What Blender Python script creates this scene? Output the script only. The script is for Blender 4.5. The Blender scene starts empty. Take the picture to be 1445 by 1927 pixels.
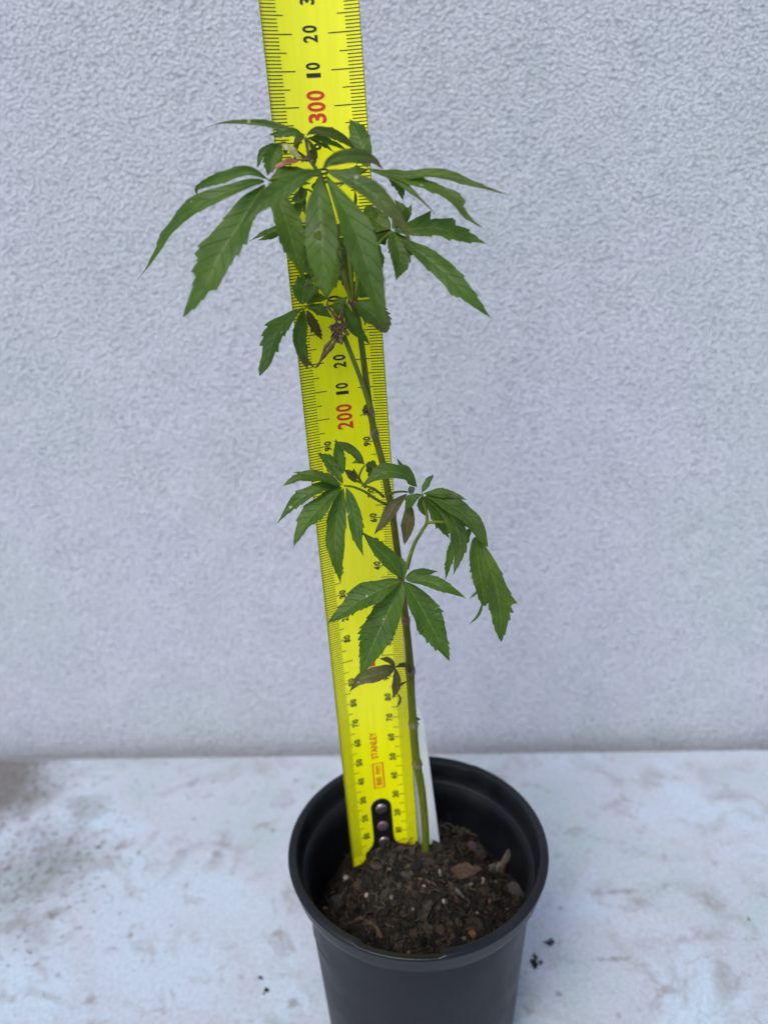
import bpy, bmesh, math, random
import mathutils
from mathutils import Vector, noise
random.seed(7)
sc = bpy.context.scene
COL = sc.collection
MM = 0.001

# ------------------------------------------------------------------ camera
CF = 1512.1                       # focal length in photo pixels (photo 1445 x 1927)
CC = Vector((-9.055, -256.058, 380.633))           # camera position, mm
CR = Vector((0.99933104, -0.01469106, -0.03349106))
CU = Vector((0.03657155, 0.40143862, 0.91515548))
CFW = Vector((0.0, 0.9157681, -0.40170735))
cam_d = bpy.data.cameras.new("camera")
cam = bpy.data.objects.new("camera", cam_d)
COL.objects.link(cam)
m = mathutils.Matrix((CR, CU, -CFW)).transposed().to_4x4()
m.translation = CC * MM
cam.matrix_world = m
cam_d.sensor_fit = 'VERTICAL'
cam_d.sensor_height = 36.0
cam_d.sensor_width = 27.0
cam_d.lens = CF * 36.0 / 1927.0
cam_d.clip_start = 0.01
cam_d.clip_end = 100
cam_d.dof.use_dof = True
cam_d.dof.focus_distance = 0.272
cam_d.dof.aperture_fstop = 8.0
sc.camera = cam

# ------------------------------------------------------------------ world, sun, exposure
SUN_EL, SUN_AZ = math.radians(58), math.radians(-150)   # azimuth from +Y towards +X
w = bpy.data.worlds.new("World"); sc.world = w; w.use_nodes = True
nt = w.node_tree
bg = nt.nodes["Background"]
sky = nt.nodes.new("ShaderNodeTexSky"); sky.sky_type = 'NISHITA'
sky.sun_disc = False
sky.sun_elevation = SUN_EL
sky.sun_rotation = SUN_AZ
sky.air_density = 1.0; sky.dust_density = 2.0; sky.ozone_density = 1.5
nt.links.new(sky.outputs[0], bg.inputs[0])
bg.inputs[1].default_value = 0.12
sd = bpy.data.lights.new("sun", 'SUN'); sd.energy = 1.25; sd.angle = math.radians(22); sd.color = (1, 0.96, 0.9)
so = bpy.data.objects.new("sun", sd); COL.objects.link(so)
sdir = Vector((math.sin(SUN_AZ) * math.cos(SUN_EL), math.cos(SUN_AZ) * math.cos(SUN_EL), math.sin(SUN_EL)))
so.rotation_euler = sdir.to_track_quat('Z', 'Y').to_euler()
so.location = (0, 0, 2)
sc.view_settings.view_transform = 'Standard'
sc.view_settings.look = 'None'
sc.view_settings.exposure = 0.70
sc.view_settings.gamma = 1.0

# ------------------------------------------------------------------ helpers
def ray(px, py):
    return CFW + CR * ((px - 722.5) / CF) - CU * ((py - 963.5) / CF)
def at(px, py, d=0.0):
    """point (mm) seen at a photo pixel, on the upright plane d mm in front of the stem"""
    v = ray(px, py); k = ((6.0 - d) - CC.y) / v.y
    return CC + v * k
def at_z(px, py, z):
    v = ray(px, py); k = (z - CC.z) / v.z
    return CC + v * k
def depth(P):
    return (P - CC).dot(CFW)

def tag(o, label=None, cat=None, group=None, kind=None):
    if label: o['label'] = label
    if cat: o['category'] = cat
    if group: o['group'] = group
    if kind: o['kind'] = kind
    return o
def empty(name, loc):
    o = bpy.data.objects.new(name, None); COL.objects.link(o)
    o.location = Vector(loc) * MM; o.empty_display_size = 0.01
    return o
def mesh_obj(name, verts, faces, mat, parent=None, smooth=True, uv=None, attrs=None):
    """verts in mm, world coordinates; linked as one mesh object"""
    off = parent_off(parent)
    me = bpy.data.meshes.new(name)
    me.from_pydata([(Vector(v) * MM - off)[:] for v in verts], [], faces)
    if smooth:
        me.polygons.foreach_set('use_smooth', [True] * len(me.polygons))
    if uv:
        l = me.uv_layers.new(name='uv')
        for lp in me.loops:
            l.data[lp.index].uv = uv[lp.vertex_index]
    if attrs:
        for k, vals in attrs.items():
            if isinstance(vals[0], (tuple, list)):
                a = me.attributes.new(k, 'FLOAT_COLOR', 'POINT')
                a.data.foreach_set('color', [c for v in vals for c in (v[0], v[1], v[2], 1.0)])
            else:
                a = me.attributes.new(k, 'FLOAT', 'POINT')
                a.data.foreach_set('value', vals)
    me.materials.append(mat)
    me.update()
    o = bpy.data.objects.new(name, me); COL.objects.link(o)
    if parent: o.parent = parent
    return o
def parent_off(p):
    v = Vector((0, 0, 0))
    while p is not None:
        v += p.location; p = p.parent
    return v

class MB:
    def __init__(s): s.v = []; s.f = []; s.c = []
    def add(s, v, f, c=None):
        b = len(s.v); s.v += [tuple(x) for x in v]; s.f += [tuple(i + b for i in q) for q in f]
        s.c += [c or (1, 1, 1)] * len(v)
    def obj(s, name, mat, parent=None, smooth=True):
        return mesh_obj(name, s.v, s.f, mat, parent, smooth, attrs={'col': s.c})

def catmull(pts, n):
    P = [Vector(p) for p in pts]
    if len(P) == 2: P = [P[0], (P[0] + P[1]) / 2, P[1]]
    P = [P[0] * 2 - P[1]] + P + [P[-1] * 2 - P[-2]]
    dense = []
    for i in range(1, len(P) - 2):
        a, b, c, d = P[i - 1:i + 3]
        for k in range(16):
            t = k / 16
            dense.append(0.5 * ((2 * b) + (c - a) * t + (2 * a - 5 * b + 4 * c - d) * t * t + (3 * b - a - 3 * c + d) * t ** 3))
    dense.append(P[-2])
    L = [0]
    for i in range(1, len(dense)): L.append(L[-1] + (dense[i] - dense[i - 1]).length)
    out = []; j = 0
    for i in range(n + 1):
        s = L[-1] * i / n
        while j < len(L) - 2 and L[j + 1] < s: j += 1
        k = (s - L[j]) / max(1e-9, L[j + 1] - L[j])
        out.append(dense[j].lerp(dense[j + 1], min(1, k)))
    return out

def tube(path, radii, n=10, cap=True):
    """path: list of Vector, radii: list or function(u)"""
    N = len(path); v = []; f = []
    up = Vector((0.3, -1, 0.2)).normalized()
    for i, p in enumerate(path):
        t = (path[min(i + 1, N - 1)] - path[max(i - 1, 0)]).normalized()
        a = t.cross(up)
        if a.length < 1e-3: a = t.cross(Vector((1, 0, 0)))
        a.normalize(); b = t.cross(a)
        r = radii(i / (N - 1)) if callable(radii) else radii[i]
        for k in range(n):
            th = 2 * math.pi * k / n
            v.append(p + (a * math.cos(th) + b * math.sin(th)) * r)
    for i in range(N - 1):
        for k in range(n):
            k2 = (k + 1) % n
            f.append((i * n + k, i * n + k2, (i + 1) * n + k2, (i + 1) * n + k))
    if cap:
        f.append(tuple(range(n))[::-1]); f.append(tuple((N - 1) * n + k for k in range(n)))
    return v, f

ICO = None
def ico():
    global ICO
    if ICO is None:
        bm = bmesh.new(); bmesh.ops.create_icosphere(bm, subdivisions=1, radius=1)
        ICO = ([v.co.copy() for v in bm.verts], [tuple(x.index for x in f.verts) for f in bm.faces]); bm.free()
    return ICO
def ico_n(sub):
    bm = bmesh.new(); bmesh.ops.create_icosphere(bm, subdivisions=sub, radius=1)
    r = ([v.co.copy() for v in bm.verts], [tuple(x.index for x in f.verts) for f in bm.faces]); bm.free()
    return r
def rock(center, size, seed, sub=2, rough=0.35, rot=None):
    V, F = ico_n(sub); out = []
    R = mathutils.Euler(rot or (seed * 1.3, seed * 2.1, seed * 0.7)).to_matrix()
    for p in V:
        q = p * (1 + rough * noise.noise(p * 1.6 + Vector((seed * 7.3, seed, 3)))
                 + rough * 0.5 * noise.noise(p * 4 + Vector((seed, 2 * seed, 5))))
        q = Vector((q.x * size[0], q.y * size[1], q.z * size[2]))
        out.append(Vector(center) + R @ q)
    return out, F

# ------------------------------------------------------------------ materials
def new_mat(name):
    M = bpy.data.materials.new(name); M.use_nodes = True
    return M, M.node_tree, M.node_tree.nodes["Principled BSDF"]
def nd(nt, typ, **kw):
    n = nt.nodes.new(typ)
    for k, v in kw.items():
        if k == 'ins':
            for i, x in v.items(): n.inputs[i].default_value = x
        else: setattr(n, k, v)
    return n
def ramp(nt, fac, stops, interp='LINEAR'):
    r = nt.nodes.new("ShaderNodeValToRGB"); r.color_ramp.interpolation = interp
    e = r.color_ramp.elements
    while len(e) < len(stops): e.new(0.5)
    for i, (p, c) in enumerate(stops):
        e[i].position = p; e[i].color = (*c, 1) if len(c) == 3 else c
    nt.links.new(fac, r.inputs[0]); return r
def mixc(nt, fac, a, b, mode='MIX'):
    n = nt.nodes.new("ShaderNodeMix"); n.data_type = 'RGBA'; n.blend_type = mode; n.clamp_factor = True
    for sock, val in ((n.inputs[0], fac), (n.inputs[6], a), (n.inputs[7], b)):
        if hasattr(val, 'is_output'): nt.links.new(val, sock)
        elif isinstance(val, (tuple, list)): sock.default_value = (*val, 1) if len(val) == 3 else val
        else: sock.default_value = val
    return n.outputs[2]
def math_n(nt, op, a, b=0.0, clamp=False):
    n = nt.nodes.new("ShaderNodeMath"); n.operation = op; n.use_clamp = clamp
    for s, v in ((n.inputs[0], a), (n.inputs[1], b)):
        if hasattr(v, 'is_output'): nt.links.new(v, s)
        else: s.default_value = v
    return n.outputs[0]
def noise_t(nt, vec, scale, detail=4, rough=0.5, dist=0.0):
    n = nd(nt, "ShaderNodeTexNoise", ins={'Scale': scale, 'Detail': detail, 'Roughness': rough, 'Distortion': dist})
    if vec is not None: nt.links.new(vec, n.inputs['Vector'])
    return n
def geo_pos(nt):
    return nt.nodes.new("ShaderNodeNewGeometry").outputs['Position']
def mapping(nt, vec, scale=(1, 1, 1), rot=(0, 0, 0), loc=(0, 0, 0)):
    n = nd(nt, "ShaderNodeMapping"); n.inputs['Scale'].default_value = scale
    n.inputs['Rotation'].default_value = rot; n.inputs['Location'].default_value = loc
    nt.links.new(vec, n.inputs['Vector']); return n.outputs[0]
def bump(nt, h, strength, dist, bsdf, normal=None):
    b = nd(nt, "ShaderNodeBump", ins={'Strength': strength, 'Distance': dist})
    nt.links.new(h, b.inputs['Height'])
    if normal is not None: nt.links.new(normal, b.inputs['Normal'])
    if bsdf is not None: nt.links.new(b.outputs[0], bsdf.inputs['Normal'])
    return b.outputs[0]

def simple(name, col, rough=0.5, metal=0.0, spec=0.5, vary=0.0, vscale=400):
    M, t, b = new_mat(name)
    b.inputs['Base Color'].default_value = (*col, 1); b.inputs['Roughness'].default_value = rough
    b.inputs['Metallic'].default_value = metal; b.inputs['Specular IOR Level'].default_value = spec
    if vary:
        n = noise_t(t, geo_pos(t), vscale, 4)
        r = ramp(t, n.outputs[0], [(0.3, tuple(c * (1 - vary) for c in col)), (0.7, tuple(min(1, c * (1 + vary)) for c in col))])
        t.links.new(r.outputs[0], b.inputs['Base Color'])
    return M

def col_mat(name, rough=0.85, bscale=1500, bstr=0.4, spec=0.3):
    """colour from the per-vertex attribute 'col' with grain"""
    M, t, b = new_mat(name)
    a = nd(t, "ShaderNodeAttribute", attribute_name='col')
    n = noise_t(t, geo_pos(t), bscale, 5, 0.6)
    r = ramp(t, n.outputs[0], [(0.3, (0.55, 0.55, 0.55)), (0.7, (1.25, 1.25, 1.25))])
    t.links.new(mixc(t, 1.0, a.outputs['Color'], r.outputs[0], 'MULTIPLY'), b.inputs['Base Color'])
    b.inputs['Roughness'].default_value = rough; b.inputs['Specular IOR Level'].default_value = spec
    bump(t, n.outputs[0], bstr, 0.0008, b)
    return M

def wall_mat():
    M, t, b = new_mat("rendered_wall_paint")
    P = geo_pos(t)
    big = noise_t(t, P, 7, 3)
    med = noise_t(t, P, 34, 4)
    c1 = ramp(t, big.outputs[0], [(0.35, (0.660, 0.720, 0.745)), (0.65, (0.715, 0.715, 0.815))])
    c2 = mixc(t, 0.35, c1.outputs[0], ramp(t, med.outputs[0], [(0.35, (0.62, 0.65, 0.69)), (0.65, (0.75, 0.76, 0.815))]).outputs[0])
    # a few specks of dirt
    vo = nd(t, "ShaderNodeTexVoronoi", ins={'Scale': 22.0, 'Randomness': 1.0}); t.links.new(P, vo.inputs['Vector'])
    gate = math_n(t, 'GREATER_THAN', nd_sep(t, vo.outputs['Color']), 0.80)
    dot = math_n(t, 'LESS_THAN', math_n(t, 'ADD', vo.outputs['Distance'], math_n(t, 'MULTIPLY', noise_t(t, P, 700, 2).outputs[0], 0.03)), 0.045)
    c3 = mixc(t, math_n(t, 'MULTIPLY', math_n(t, 'MULTIPLY', gate, dot), 0.55), c2, (0.13, 0.12, 0.11))
    t.links.new(c3, b.inputs['Base Color'])
    b.inputs['Roughness'].default_value = 0.65
    b.inputs['Specular IOR Level'].default_value = 0.3
    # lumpy sponged render: small rounded grains with pits between
    Pd = mapping(t, P, (1, 1, 1.15), (0, 0.5, 0))
    wob = noise_t(t, Pd, 620, 3, 0.6)
    off = nd(t, "ShaderNodeVectorMath", operation='MULTIPLY_ADD'); t.links.new(wob.outputs['Color'], off.inputs[0])
    off.inputs[1].default_value = (0.0019, 0.0019, 0.0019); t.links.new(Pd, off.inputs[2])
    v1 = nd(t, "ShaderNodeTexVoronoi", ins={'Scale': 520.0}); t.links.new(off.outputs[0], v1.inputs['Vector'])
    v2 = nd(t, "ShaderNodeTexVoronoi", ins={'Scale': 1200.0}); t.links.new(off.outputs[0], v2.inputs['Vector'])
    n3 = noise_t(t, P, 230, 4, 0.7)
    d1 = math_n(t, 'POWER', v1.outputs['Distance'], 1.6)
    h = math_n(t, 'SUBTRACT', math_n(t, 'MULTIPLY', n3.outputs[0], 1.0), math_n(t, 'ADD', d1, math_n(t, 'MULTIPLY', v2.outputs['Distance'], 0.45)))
    pit_shade = ramp(t, math_n(t, 'ADD', math_n(t, 'MULTIPLY', v2.outputs['Distance'], 0.6), math_n(t, 'MULTIPLY', v1.outputs['Distance'], 0.7)), [(0.45, (1, 1, 1)), (0.95, (0.66, 0.67, 0.69))]).outputs[0]  # shade of the pits between grains, put into the paint colour
    t.links.new(mixc(t, 1.0, c3, pit_shade, 'MULTIPLY'), b.inputs['Base Color'])
    bump(t, h, 1.0, 0.0012, b)
    return M
def nd_sep(t, colsock):
    s = nd(t, "ShaderNodeSeparateColor"); t.links.new(colsock, s.inputs[0]); return s.outputs[0]

def bench_mat():
    M, t, b = new_mat("weathered_white_bench")
    P = geo_pos(t)
    n0 = noise_t(t, P, 12, 4, 0.55, 0.6)
    base = ramp(t, n0.outputs[0], [(0.30, (0.365, 0.450, 0.465)), (0.5, (0.435, 0.465, 0.530)), (0.70, (0.455, 0.555, 0.640))]).outputs[0]
    # faint smears
    n1 = noise_t(t, mapping(t, P, (1, 1, 1), loc=(3, 1, 0)), 26, 6, 0.62, 1.2)
    f1 = ramp(t, n1.outputs[0], [(0.52, (0, 0, 0)), (0.72, (1, 1, 1))]).outputs[0]
    base = mixc(t, math_n(t, 'MULTIPLY', f1, 0.75), base, (0.27, 0.275, 0.27))
    n1b = noise_t(t, mapping(t, P, (1, 1, 1), loc=(7, 4, 0)), 55, 7, 0.65, 0.8)
    f1b = ramp(t, n1b.outputs[0], [(0.57, (0, 0, 0)), (0.72, (1, 1, 1))]).outputs[0]
    base = mixc(t, math_n(t, 'MULTIPLY', f1b, 0.75), base, (0.24, 0.205, 0.20))
    # fine grain
    n2 = noise_t(t, P, 420, 4, 0.6)
    base = mixc(t, 0.5, base, ramp(t, n2.outputs[0], [(0.35, (0.70, 0.71, 0.72)), (0.6, (1, 1, 1))]).outputs[0], 'MULTIPLY')
    # mildew patch at the back left and along the left
    def blob(cx, cy, r):
        v = nd(t, "ShaderNodeVectorMath", operation='DISTANCE'); t.links.new(P, v.inputs[0]); v.inputs[1].default_value = (cx * MM, cy * MM, 0)
        return math_n(t, 'SUBTRACT', 1.0, math_n(t, 'DIVIDE', v.outputs['Value'], r * MM), True)
    msk = math_n(t, 'MAXIMUM', math_n(t, 'MULTIPLY', blob(-285, 172, 90), 1.0), math_n(t, 'MULTIPLY', blob(-225, 105, 125), 0.60))
    sp = noise_t(t, mapping(t, P, (1, 1, 1), loc=(1, 9, 0)), 230, 5, 0.65, 0.3)
    spk = math_n(t, 'ADD', sp.outputs[0], math_n(t, 'MULTIPLY', msk, 0.26))
    f2 = ramp(t, spk, [(0.655, (0, 0, 0)), (0.74, (1, 1, 1))]).outputs[0]
    base = mixc(t, math_n(t, 'MULTIPLY', f2, 0.75), base, (0.13, 0.125, 0.12))
    pz = math_n(t, 'MULTIPLY', ramp(t, math_n(t, 'ADD', msk, math_n(t, 'MULTIPLY', n1.outputs[0], 0.5)), [(0.62, (0, 0, 0)), (1.2, (1, 1, 1))]).outputs[0], 0.85)
    base = mixc(t, pz, base, (0.12, 0.108, 0.10))
    gr = noise_t(t, P, 330, 5, 0.7)
    base = mixc(t, math_n(t, 'MULTIPLY', ramp(t, gr.outputs[0], [(0.67, (0, 0, 0)), (0.71, (1, 1, 1))]).outputs[0], 0.5), base, (0.20, 0.185, 0.175))
    # scattered dark specks and short scratches
    for (sc_, thr, rad, rot, str_, l) in ((38, 0.80, 0.12, 0.7, (1, 1, 1), 0), (75, 0.82, 0.13, 0.2, (1, 1, 1), 8), (24, 0.72, 0.10, 0.5, (0.35, 2.6, 1), 5), (30, 0.78, 0.085, -0.9, (0.3, 2.6, 1), 2)):
        v = nd(t, "ShaderNodeTexVoronoi", ins={'Scale': float(sc_)}); t.links.new(mapping(t, P, str_, (0, 0, rot), (l, 2 * l, 0)), v.inputs['Vector'])
        g = math_n(t, 'GREATER_THAN', nd_sep(t, v.outputs['Color']), thr)
        dd = math_n(t, 'ADD', v.outputs['Distance'], math_n(t, 'MULTIPLY', math_n(t, 'SUBTRACT', sp.outputs[0], 0.5), 0.35))
        f = ramp(t, dd, [(rad * 0.4, (1, 1, 1)), (rad * 1.3, (0, 0, 0))]).outputs[0]
        base = mixc(t, math_n(t, 'MULTIPLY', math_n(t, 'MULTIPLY', f, g), 0.6), base, (0.16, 0.14, 0.13))
    t.links.new(base, b.inputs['Base Color'])
    b.inputs['Roughness'].default_value = 0.55
    b.inputs['Specular IOR Level'].default_value = 0.35
    bump(t, math_n(t, 'ADD', n2.outputs[0], math_n(t, 'MULTIPLY', n1.outputs[0], 1.5)), 0.35, 0.0006, b)
    return M

def leaf_mat():
    M, t, b = new_mat("leaf_blade")
    uvn = nd(t, "ShaderNodeUVMap", uv_map='uv')
    s = nd(t, "ShaderNodeSeparateXYZ"); t.links.new(uvn.outputs[0], s.inputs[0])
    u, v = s.outputs[0], s.outputs[1]            # u: -1..1 across, v: 0..1 along
    au = math_n(t, 'ABSOLUTE', u)
    tint = nd(t, "ShaderNodeAttribute", attribute_name='tint').outputs['Fac']
    dry = nd(t, "ShaderNodeAttribute", attribute_name='dry').outputs['Fac']
    yel = nd(t, "ShaderNodeAttribute", attribute_name='yel').outputs['Fac']
    P = geo_pos(t)
    n = noise_t(t, P, 95, 6, 0.62)
    g = ramp(t, n.outputs[0], [(0.28, (0.036, 0.074, 0.010)), (0.5, (0.057, 0.108, 0.013)), (0.75, (0.084, 0.145, 0.018))]).outputs[0]
    g = mixc(t, yel, g, (0.115, 0.155, 0.004))
    br = ramp(t, n.outputs[0], [(0.3, (0.062, 0.042, 0.020)), (0.7, (0.125, 0.088, 0.050))]).outputs[0]
    c = mixc(t, math_n(t, 'MULTIPLY', tint, 1.0, True), g, br)
    # side veins: oblique bands curving forward, fine and pale
    vv = math_n(t, 'ADD', math_n(t, 'SUBTRACT', math_n(t, 'MULTIPLY', v, 9.0), math_n(t, 'MULTIPLY', au, 1.3)), math_n(t, 'MULTIPLY', n.outputs[0], 1.1))
    fr = math_n(t, 'ABSOLUTE', math_n(t, 'SUBTRACT', math_n(t, 'FRACT', vv), 0.5))
    vein = ramp(t, fr, [(0.0, (1, 1, 1)), (0.055, (0, 0, 0))]).outputs[0]
    c = mixc(t, math_n(t, 'MULTIPLY', vein, 0.2), c, (0.115, 0.17, 0.055))
    mid = ramp(t, au, [(0.0, (1, 1, 1)), (0.03, (0.6, 0.6, 0.6)), (0.06, (0, 0, 0))]).outputs[0]
    c = mixc(t, math_n(t, 'MULTIPLY', mid, math_n(t, 'SUBTRACT', 0.75, math_n(t, 'MULTIPLY', v, 0.4))), c, (0.15, 0.22, 0.07))
    # pale flecks
    vo = nd(t, "ShaderNodeTexVoronoi", ins={'Scale': 380.0}); t.links.new(P, vo.inputs['Vector'])
    gate = math_n(t, 'GREATER_THAN', nd_sep(t, vo.outputs['Color']), 0.955)
    dot = math_n(t, 'LESS_THAN', vo.outputs['Distance'], 0.2)
    c = mixc(t, math_n(t, 'MULTIPLY', math_n(t, 'MULTIPLY', gate, dot), 0.6), c, (0.5, 0.52, 0.4))
    c = mixc(t, dry, c, (0.36, 0.34, 0.26))
    t.links.new(c, b.inputs['Base Color'])
    rr = ramp(t, n.outputs[0], [(0.3, (0.42, 0.42, 0.42)), (0.7, (0.58, 0.58, 0.58))]).outputs[0]
    t.links.new(rr, b.inputs['Roughness'])
    b.inputs['Specular IOR Level'].default_value = 0.3
    h = math_n(t, 'ADD', math_n(t, 'MULTIPLY', n.outputs[0], 0.5), math_n(t, 'MULTIPLY', vein, -0.6))
    h = math_n(t, 'ADD', h, math_n(t, 'MULTIPLY', noise_t(t, P, 1400, 3).outputs[0], 0.25))
    bump(t, h, 0.7, 0.0007, b)
    tr = nd(t, "ShaderNodeBsdfTranslucent")
    t.links.new(mixc(t, 1.0, c, (1.6, 2.2, 0.5), 'MULTIPLY'), tr.inputs[0])
    mx = nd(t, "ShaderNodeMixShader"); mx.inputs[0].default_value = 0.3
    t.links.new(b.outputs[0], mx.inputs[1]); t.links.new(tr.outputs[0], mx.inputs[2])
    t.links.new(mx.outputs[0], t.nodes["Material Output"].inputs[0])
    return M

def stem_mat():
    M, t, b = new_mat("stem_bark")
    a = nd(t, "ShaderNodeAttribute", attribute_name='col')
    P = geo_pos(t)
    n = noise_t(t, mapping(t, P, (1, 1, 0.18)), 900, 4, 0.6)
    r = ramp(t, n.outputs[0], [(0.3, (0.72, 0.68, 0.6)), (0.7, (1.2, 1.2, 1.2))])
    c = mixc(t, 1.0, a.outputs['Color'], r.outputs[0], 'MULTIPLY')
    t.links.new(c, b.inputs['Base Color']); b.inputs['Roughness'].default_value = 0.5
    b.inputs['Specular IOR Level'].default_value = 0.15
    bump(t, n.outputs[0], 0.3, 0.0004, b)
    return M

def tape_mat():
    M, t, b = new_mat("yellow_tape_enamel")
    P = geo_pos(t)
    n = noise_t(t, mapping(t, P, (1, 1, 0.05)), 500, 3)
    c = ramp(t, n.outputs[0], [(0.35, (0.86, 0.84, 0.003)), (0.65, (0.91, 0.89, 0.004))]).outputs[0]
    sm = noise_t(t, P, 160, 5, 0.65)
    c = mixc(t, ramp(t, sm.outputs[0], [(0.68, (0, 0, 0)), (0.8, (0.35, 0.35, 0.35))]).outputs[0], c, (0.45, 0.42, 0.10))
    t.links.new(c, b.inputs['Base Color'])
    b.inputs['Roughness'].default_value = 0.24
    b.inputs['Specular IOR Level'].default_value = 0.5
    bump(t, n.outputs[0], 0.05, 0.0004, b)
    return M

def pot_mat():
    M, t, b = new_mat("black_pot_plastic")
    P = geo_pos(t)
    n = noise_t(t, P, 45, 5, 0.6)
    c = ramp(t, n.outputs[0], [(0.3, (0.0038, 0.0046, 0.0064)), (0.7, (0.0068, 0.0078, 0.0102))]).outputs[0]
    # chalky dust specks, thicker low on the front
    d = noise_t(t, P, 330, 6, 0.72)
    s = nd(t, "ShaderNodeSeparateXYZ"); t.links.new(P, s.inputs[0])
    low = ramp(t, math_n(t, 'MULTIPLY', s.outputs[2], 10.0), [(0.2, (1, 1, 1)), (0.85, (0, 0, 0))]).outputs[0]
    k = math_n(t, 'ADD', d.outputs[0], math_n(t, 'MULTIPLY', low, 0.085))
    f = ramp(t, k, [(0.70, (0, 0, 0)), (0.76, (1, 1, 1))]).outputs[0]
    c = mixc(t, math_n(t, 'MULTIPLY', f, 0.7), c, (0.30, 0.31, 0.32))
    sv = noise_t(t, mapping(t, P, (1, 1, 0.12)), 260, 4, 0.7)
    c = mixc(t, math_n(t, 'MULTIPLY', ramp(t, sv.outputs[0], [(0.66, (0, 0, 0)), (0.72, (1, 1, 1))]).outputs[0], 0.22), c, (0.11, 0.115, 0.125))
    film = ramp(t, noise_t(t, P, 22, 4, 0.6).outputs[0], [(0.4, (0, 0, 0)), (0.75, (1, 1, 1))]).outputs[0]
    c = mixc(t, math_n(t, 'MULTIPLY', film, 0.30), c, (0.024, 0.025, 0.029))
    t.links.new(c, b.inputs['Base Color']); b.inputs['Specular IOR Level'].default_value = 0.27
    t.links.new(ramp(t, n.outputs[0], [(0.3, (0.26, 0.36, 0.36)), (0.7, (0.52, 0.52, 0.52))]).outputs[0], b.inputs['Roughness'])
    bump(t, noise_t(t, P, 900, 3).outputs[0], 0.12, 0.0004, b)
    return M

MAT = dict(
    wall=wall_mat(), bench=bench_mat(), leaf=leaf_mat(), stem=stem_mat(), tape=tape_mat(), pot=pot_mat(),
    ink=simple("black_ink", (0.016, 0.016, 0.012), 0.45),
    red=simple("red_ink", (0.62, 0.035, 0.012), 0.45),
    orange=simple("orange_ink", (0.74, 0.20, 0.008), 0.45),
    tab=simple("black_hook_plate", (0.008, 0.008, 0.009), 0.35, vary=0.3),
    rivet=simple("rivet_steel", (0.30, 0.27, 0.23), 0.36, metal=0.9, vary=0.25),
    rivet2=simple("rivet_painted", (0.16, 0.10, 0.115), 0.45, metal=0.5, vary=0.2),
    white=simple("white_label_plastic", (0.80, 0.83, 0.85), 0.35, vary=0.04, vscale=80),
    soil=col_mat("potting_mix", 0.92, 1400, 0.6, 0.2),
    bark=col_mat("bark_chip", 0.85, 900, 0.7, 0.25),
    red_leaf=simple("young_red_leaf", (0.21, 0.075, 0.03), 0.45, vary=0.35, vscale=300),
    pale_leaf=simple("pale_bud_sheath", (0.24, 0.25, 0.085), 0.5, vary=0.3, vscale=300),
    stone=simple("pale_grit", (0.27, 0.24, 0.20), 0.8, vary=0.25, vscale=900),
    under=simple("bench_edge_bounce_cut", (0.045, 0.048, 0.06), 0.8),
)

# ------------------------------------------------------------------ setting: bench top and wall
YAW = -0.034
def edge_y(x): return 189.5 + math.tan(YAW) * x
def quad_sheet(name, x0, x1, pts, mat):
    pass
# bench top: a slab with a rounded back edge
bx0, bx1 = -1500, 1500
prof = [(-900, -40), (-900, 0), (-0.9, 0), (-0.25, -0.3), (0, -1.0), (0, -40)]
V = []; F = []
for x in (bx0, bx1):
    for (y, z) in prof:
        V.append((x, (edge_y(x) + y) if y > -800 else y, z))
n = len(prof)
for k in range(n): F.append((k, (k + 1) % n, n + (k + 1) % n, n + k))
F.append(tuple(range(n))[::-1]); F.append(tuple(range(n, 2 * n)))
o = mesh_obj("bench_top", V, F, MAT['bench'], smooth=False)
o.data.materials.append(MAT['under'])          # edge facing the wall, blackened to cut bounce light in the gap
o.data.polygons[4].material_index = 1
tag(o, "stained white bench top spotted with grey mildew, under the black pot", kind='structure')

WG = 14.0   # gap between the bench and the wall
def wall_pt(x, z, back=0): return (x, edge_y(x) + WG + back, z)
V = []; F = []
for (x, z, bk) in [(-1500, -300, 0), (1500, -300, 0), (1500, 1500, 0), (-1500, 1500, 0), (-1500, -300, 100), (1500, -300, 100), (1500, 1500, 100), (-1500, 1500, 100)]:
    V.append(wall_pt(x, z, bk))
F = [(0, 1, 2, 3), (5, 4, 7, 6), (1, 5, 6, 2), (4, 0, 3, 7), (3, 2, 6, 7), (4, 5, 1, 0)]
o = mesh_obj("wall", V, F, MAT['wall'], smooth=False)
tag(o, "rough rendered wall painted pale lavender white behind the bench", "wall", kind='structure')

# ------------------------------------------------------------------ pot
pot = empty("plant_pot", (0, 0, 0))
tag(pot, "round black plastic nursery pot standing on the stained white bench", "plant pot")
def rb(z): return 42.6 + 0.0587 * z
def lathe(prof, seg=128, mod=None):
    v = []; f = []
    for i, (r, z) in enumerate(prof):
        for k in range(seg):
            th = 2 * math.pi * k / seg
            rr, zz = (r, z) if mod is None else mod(i, r, z, th)
            v.append((rr * math.cos(th), rr * math.sin(th), zz))
    n = len(prof)
    for i in range(n - 1):
        for k in range(seg):
            k2 = (k + 1) % seg
            f.append((i * seg + k, i * seg + k2, (i + 1) * seg + k2, (i + 1) * seg + k))
    return v, f
outer = [(0, 3), (36, 3), (38, 0.4), (rb(0) - 0.6, 0.2), (rb(0), 1.4)] + [(rb(z), z) for z in (15, 30, 45, 60, 75, 90, 100)]
v, f = lathe(outer + [(rb(103), 103.0), (rb(103) + 0.2, 103.8)])
inner = [(rb(103) - 0.1, 103.8), (rb(100) - 1.2, 103.2), (rb(95) - 1.3, 95), (rb(60) - 1.3, 60), (rb(20) - 1.3, 20), (0, 6)]
v2, f2 = lathe(inner)
b0 = len(v); v += v2; f += [tuple(i + b0 for i in q) for q in f2]
mesh_obj("pot_body", v, f, MAT['pot'], pot)
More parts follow.
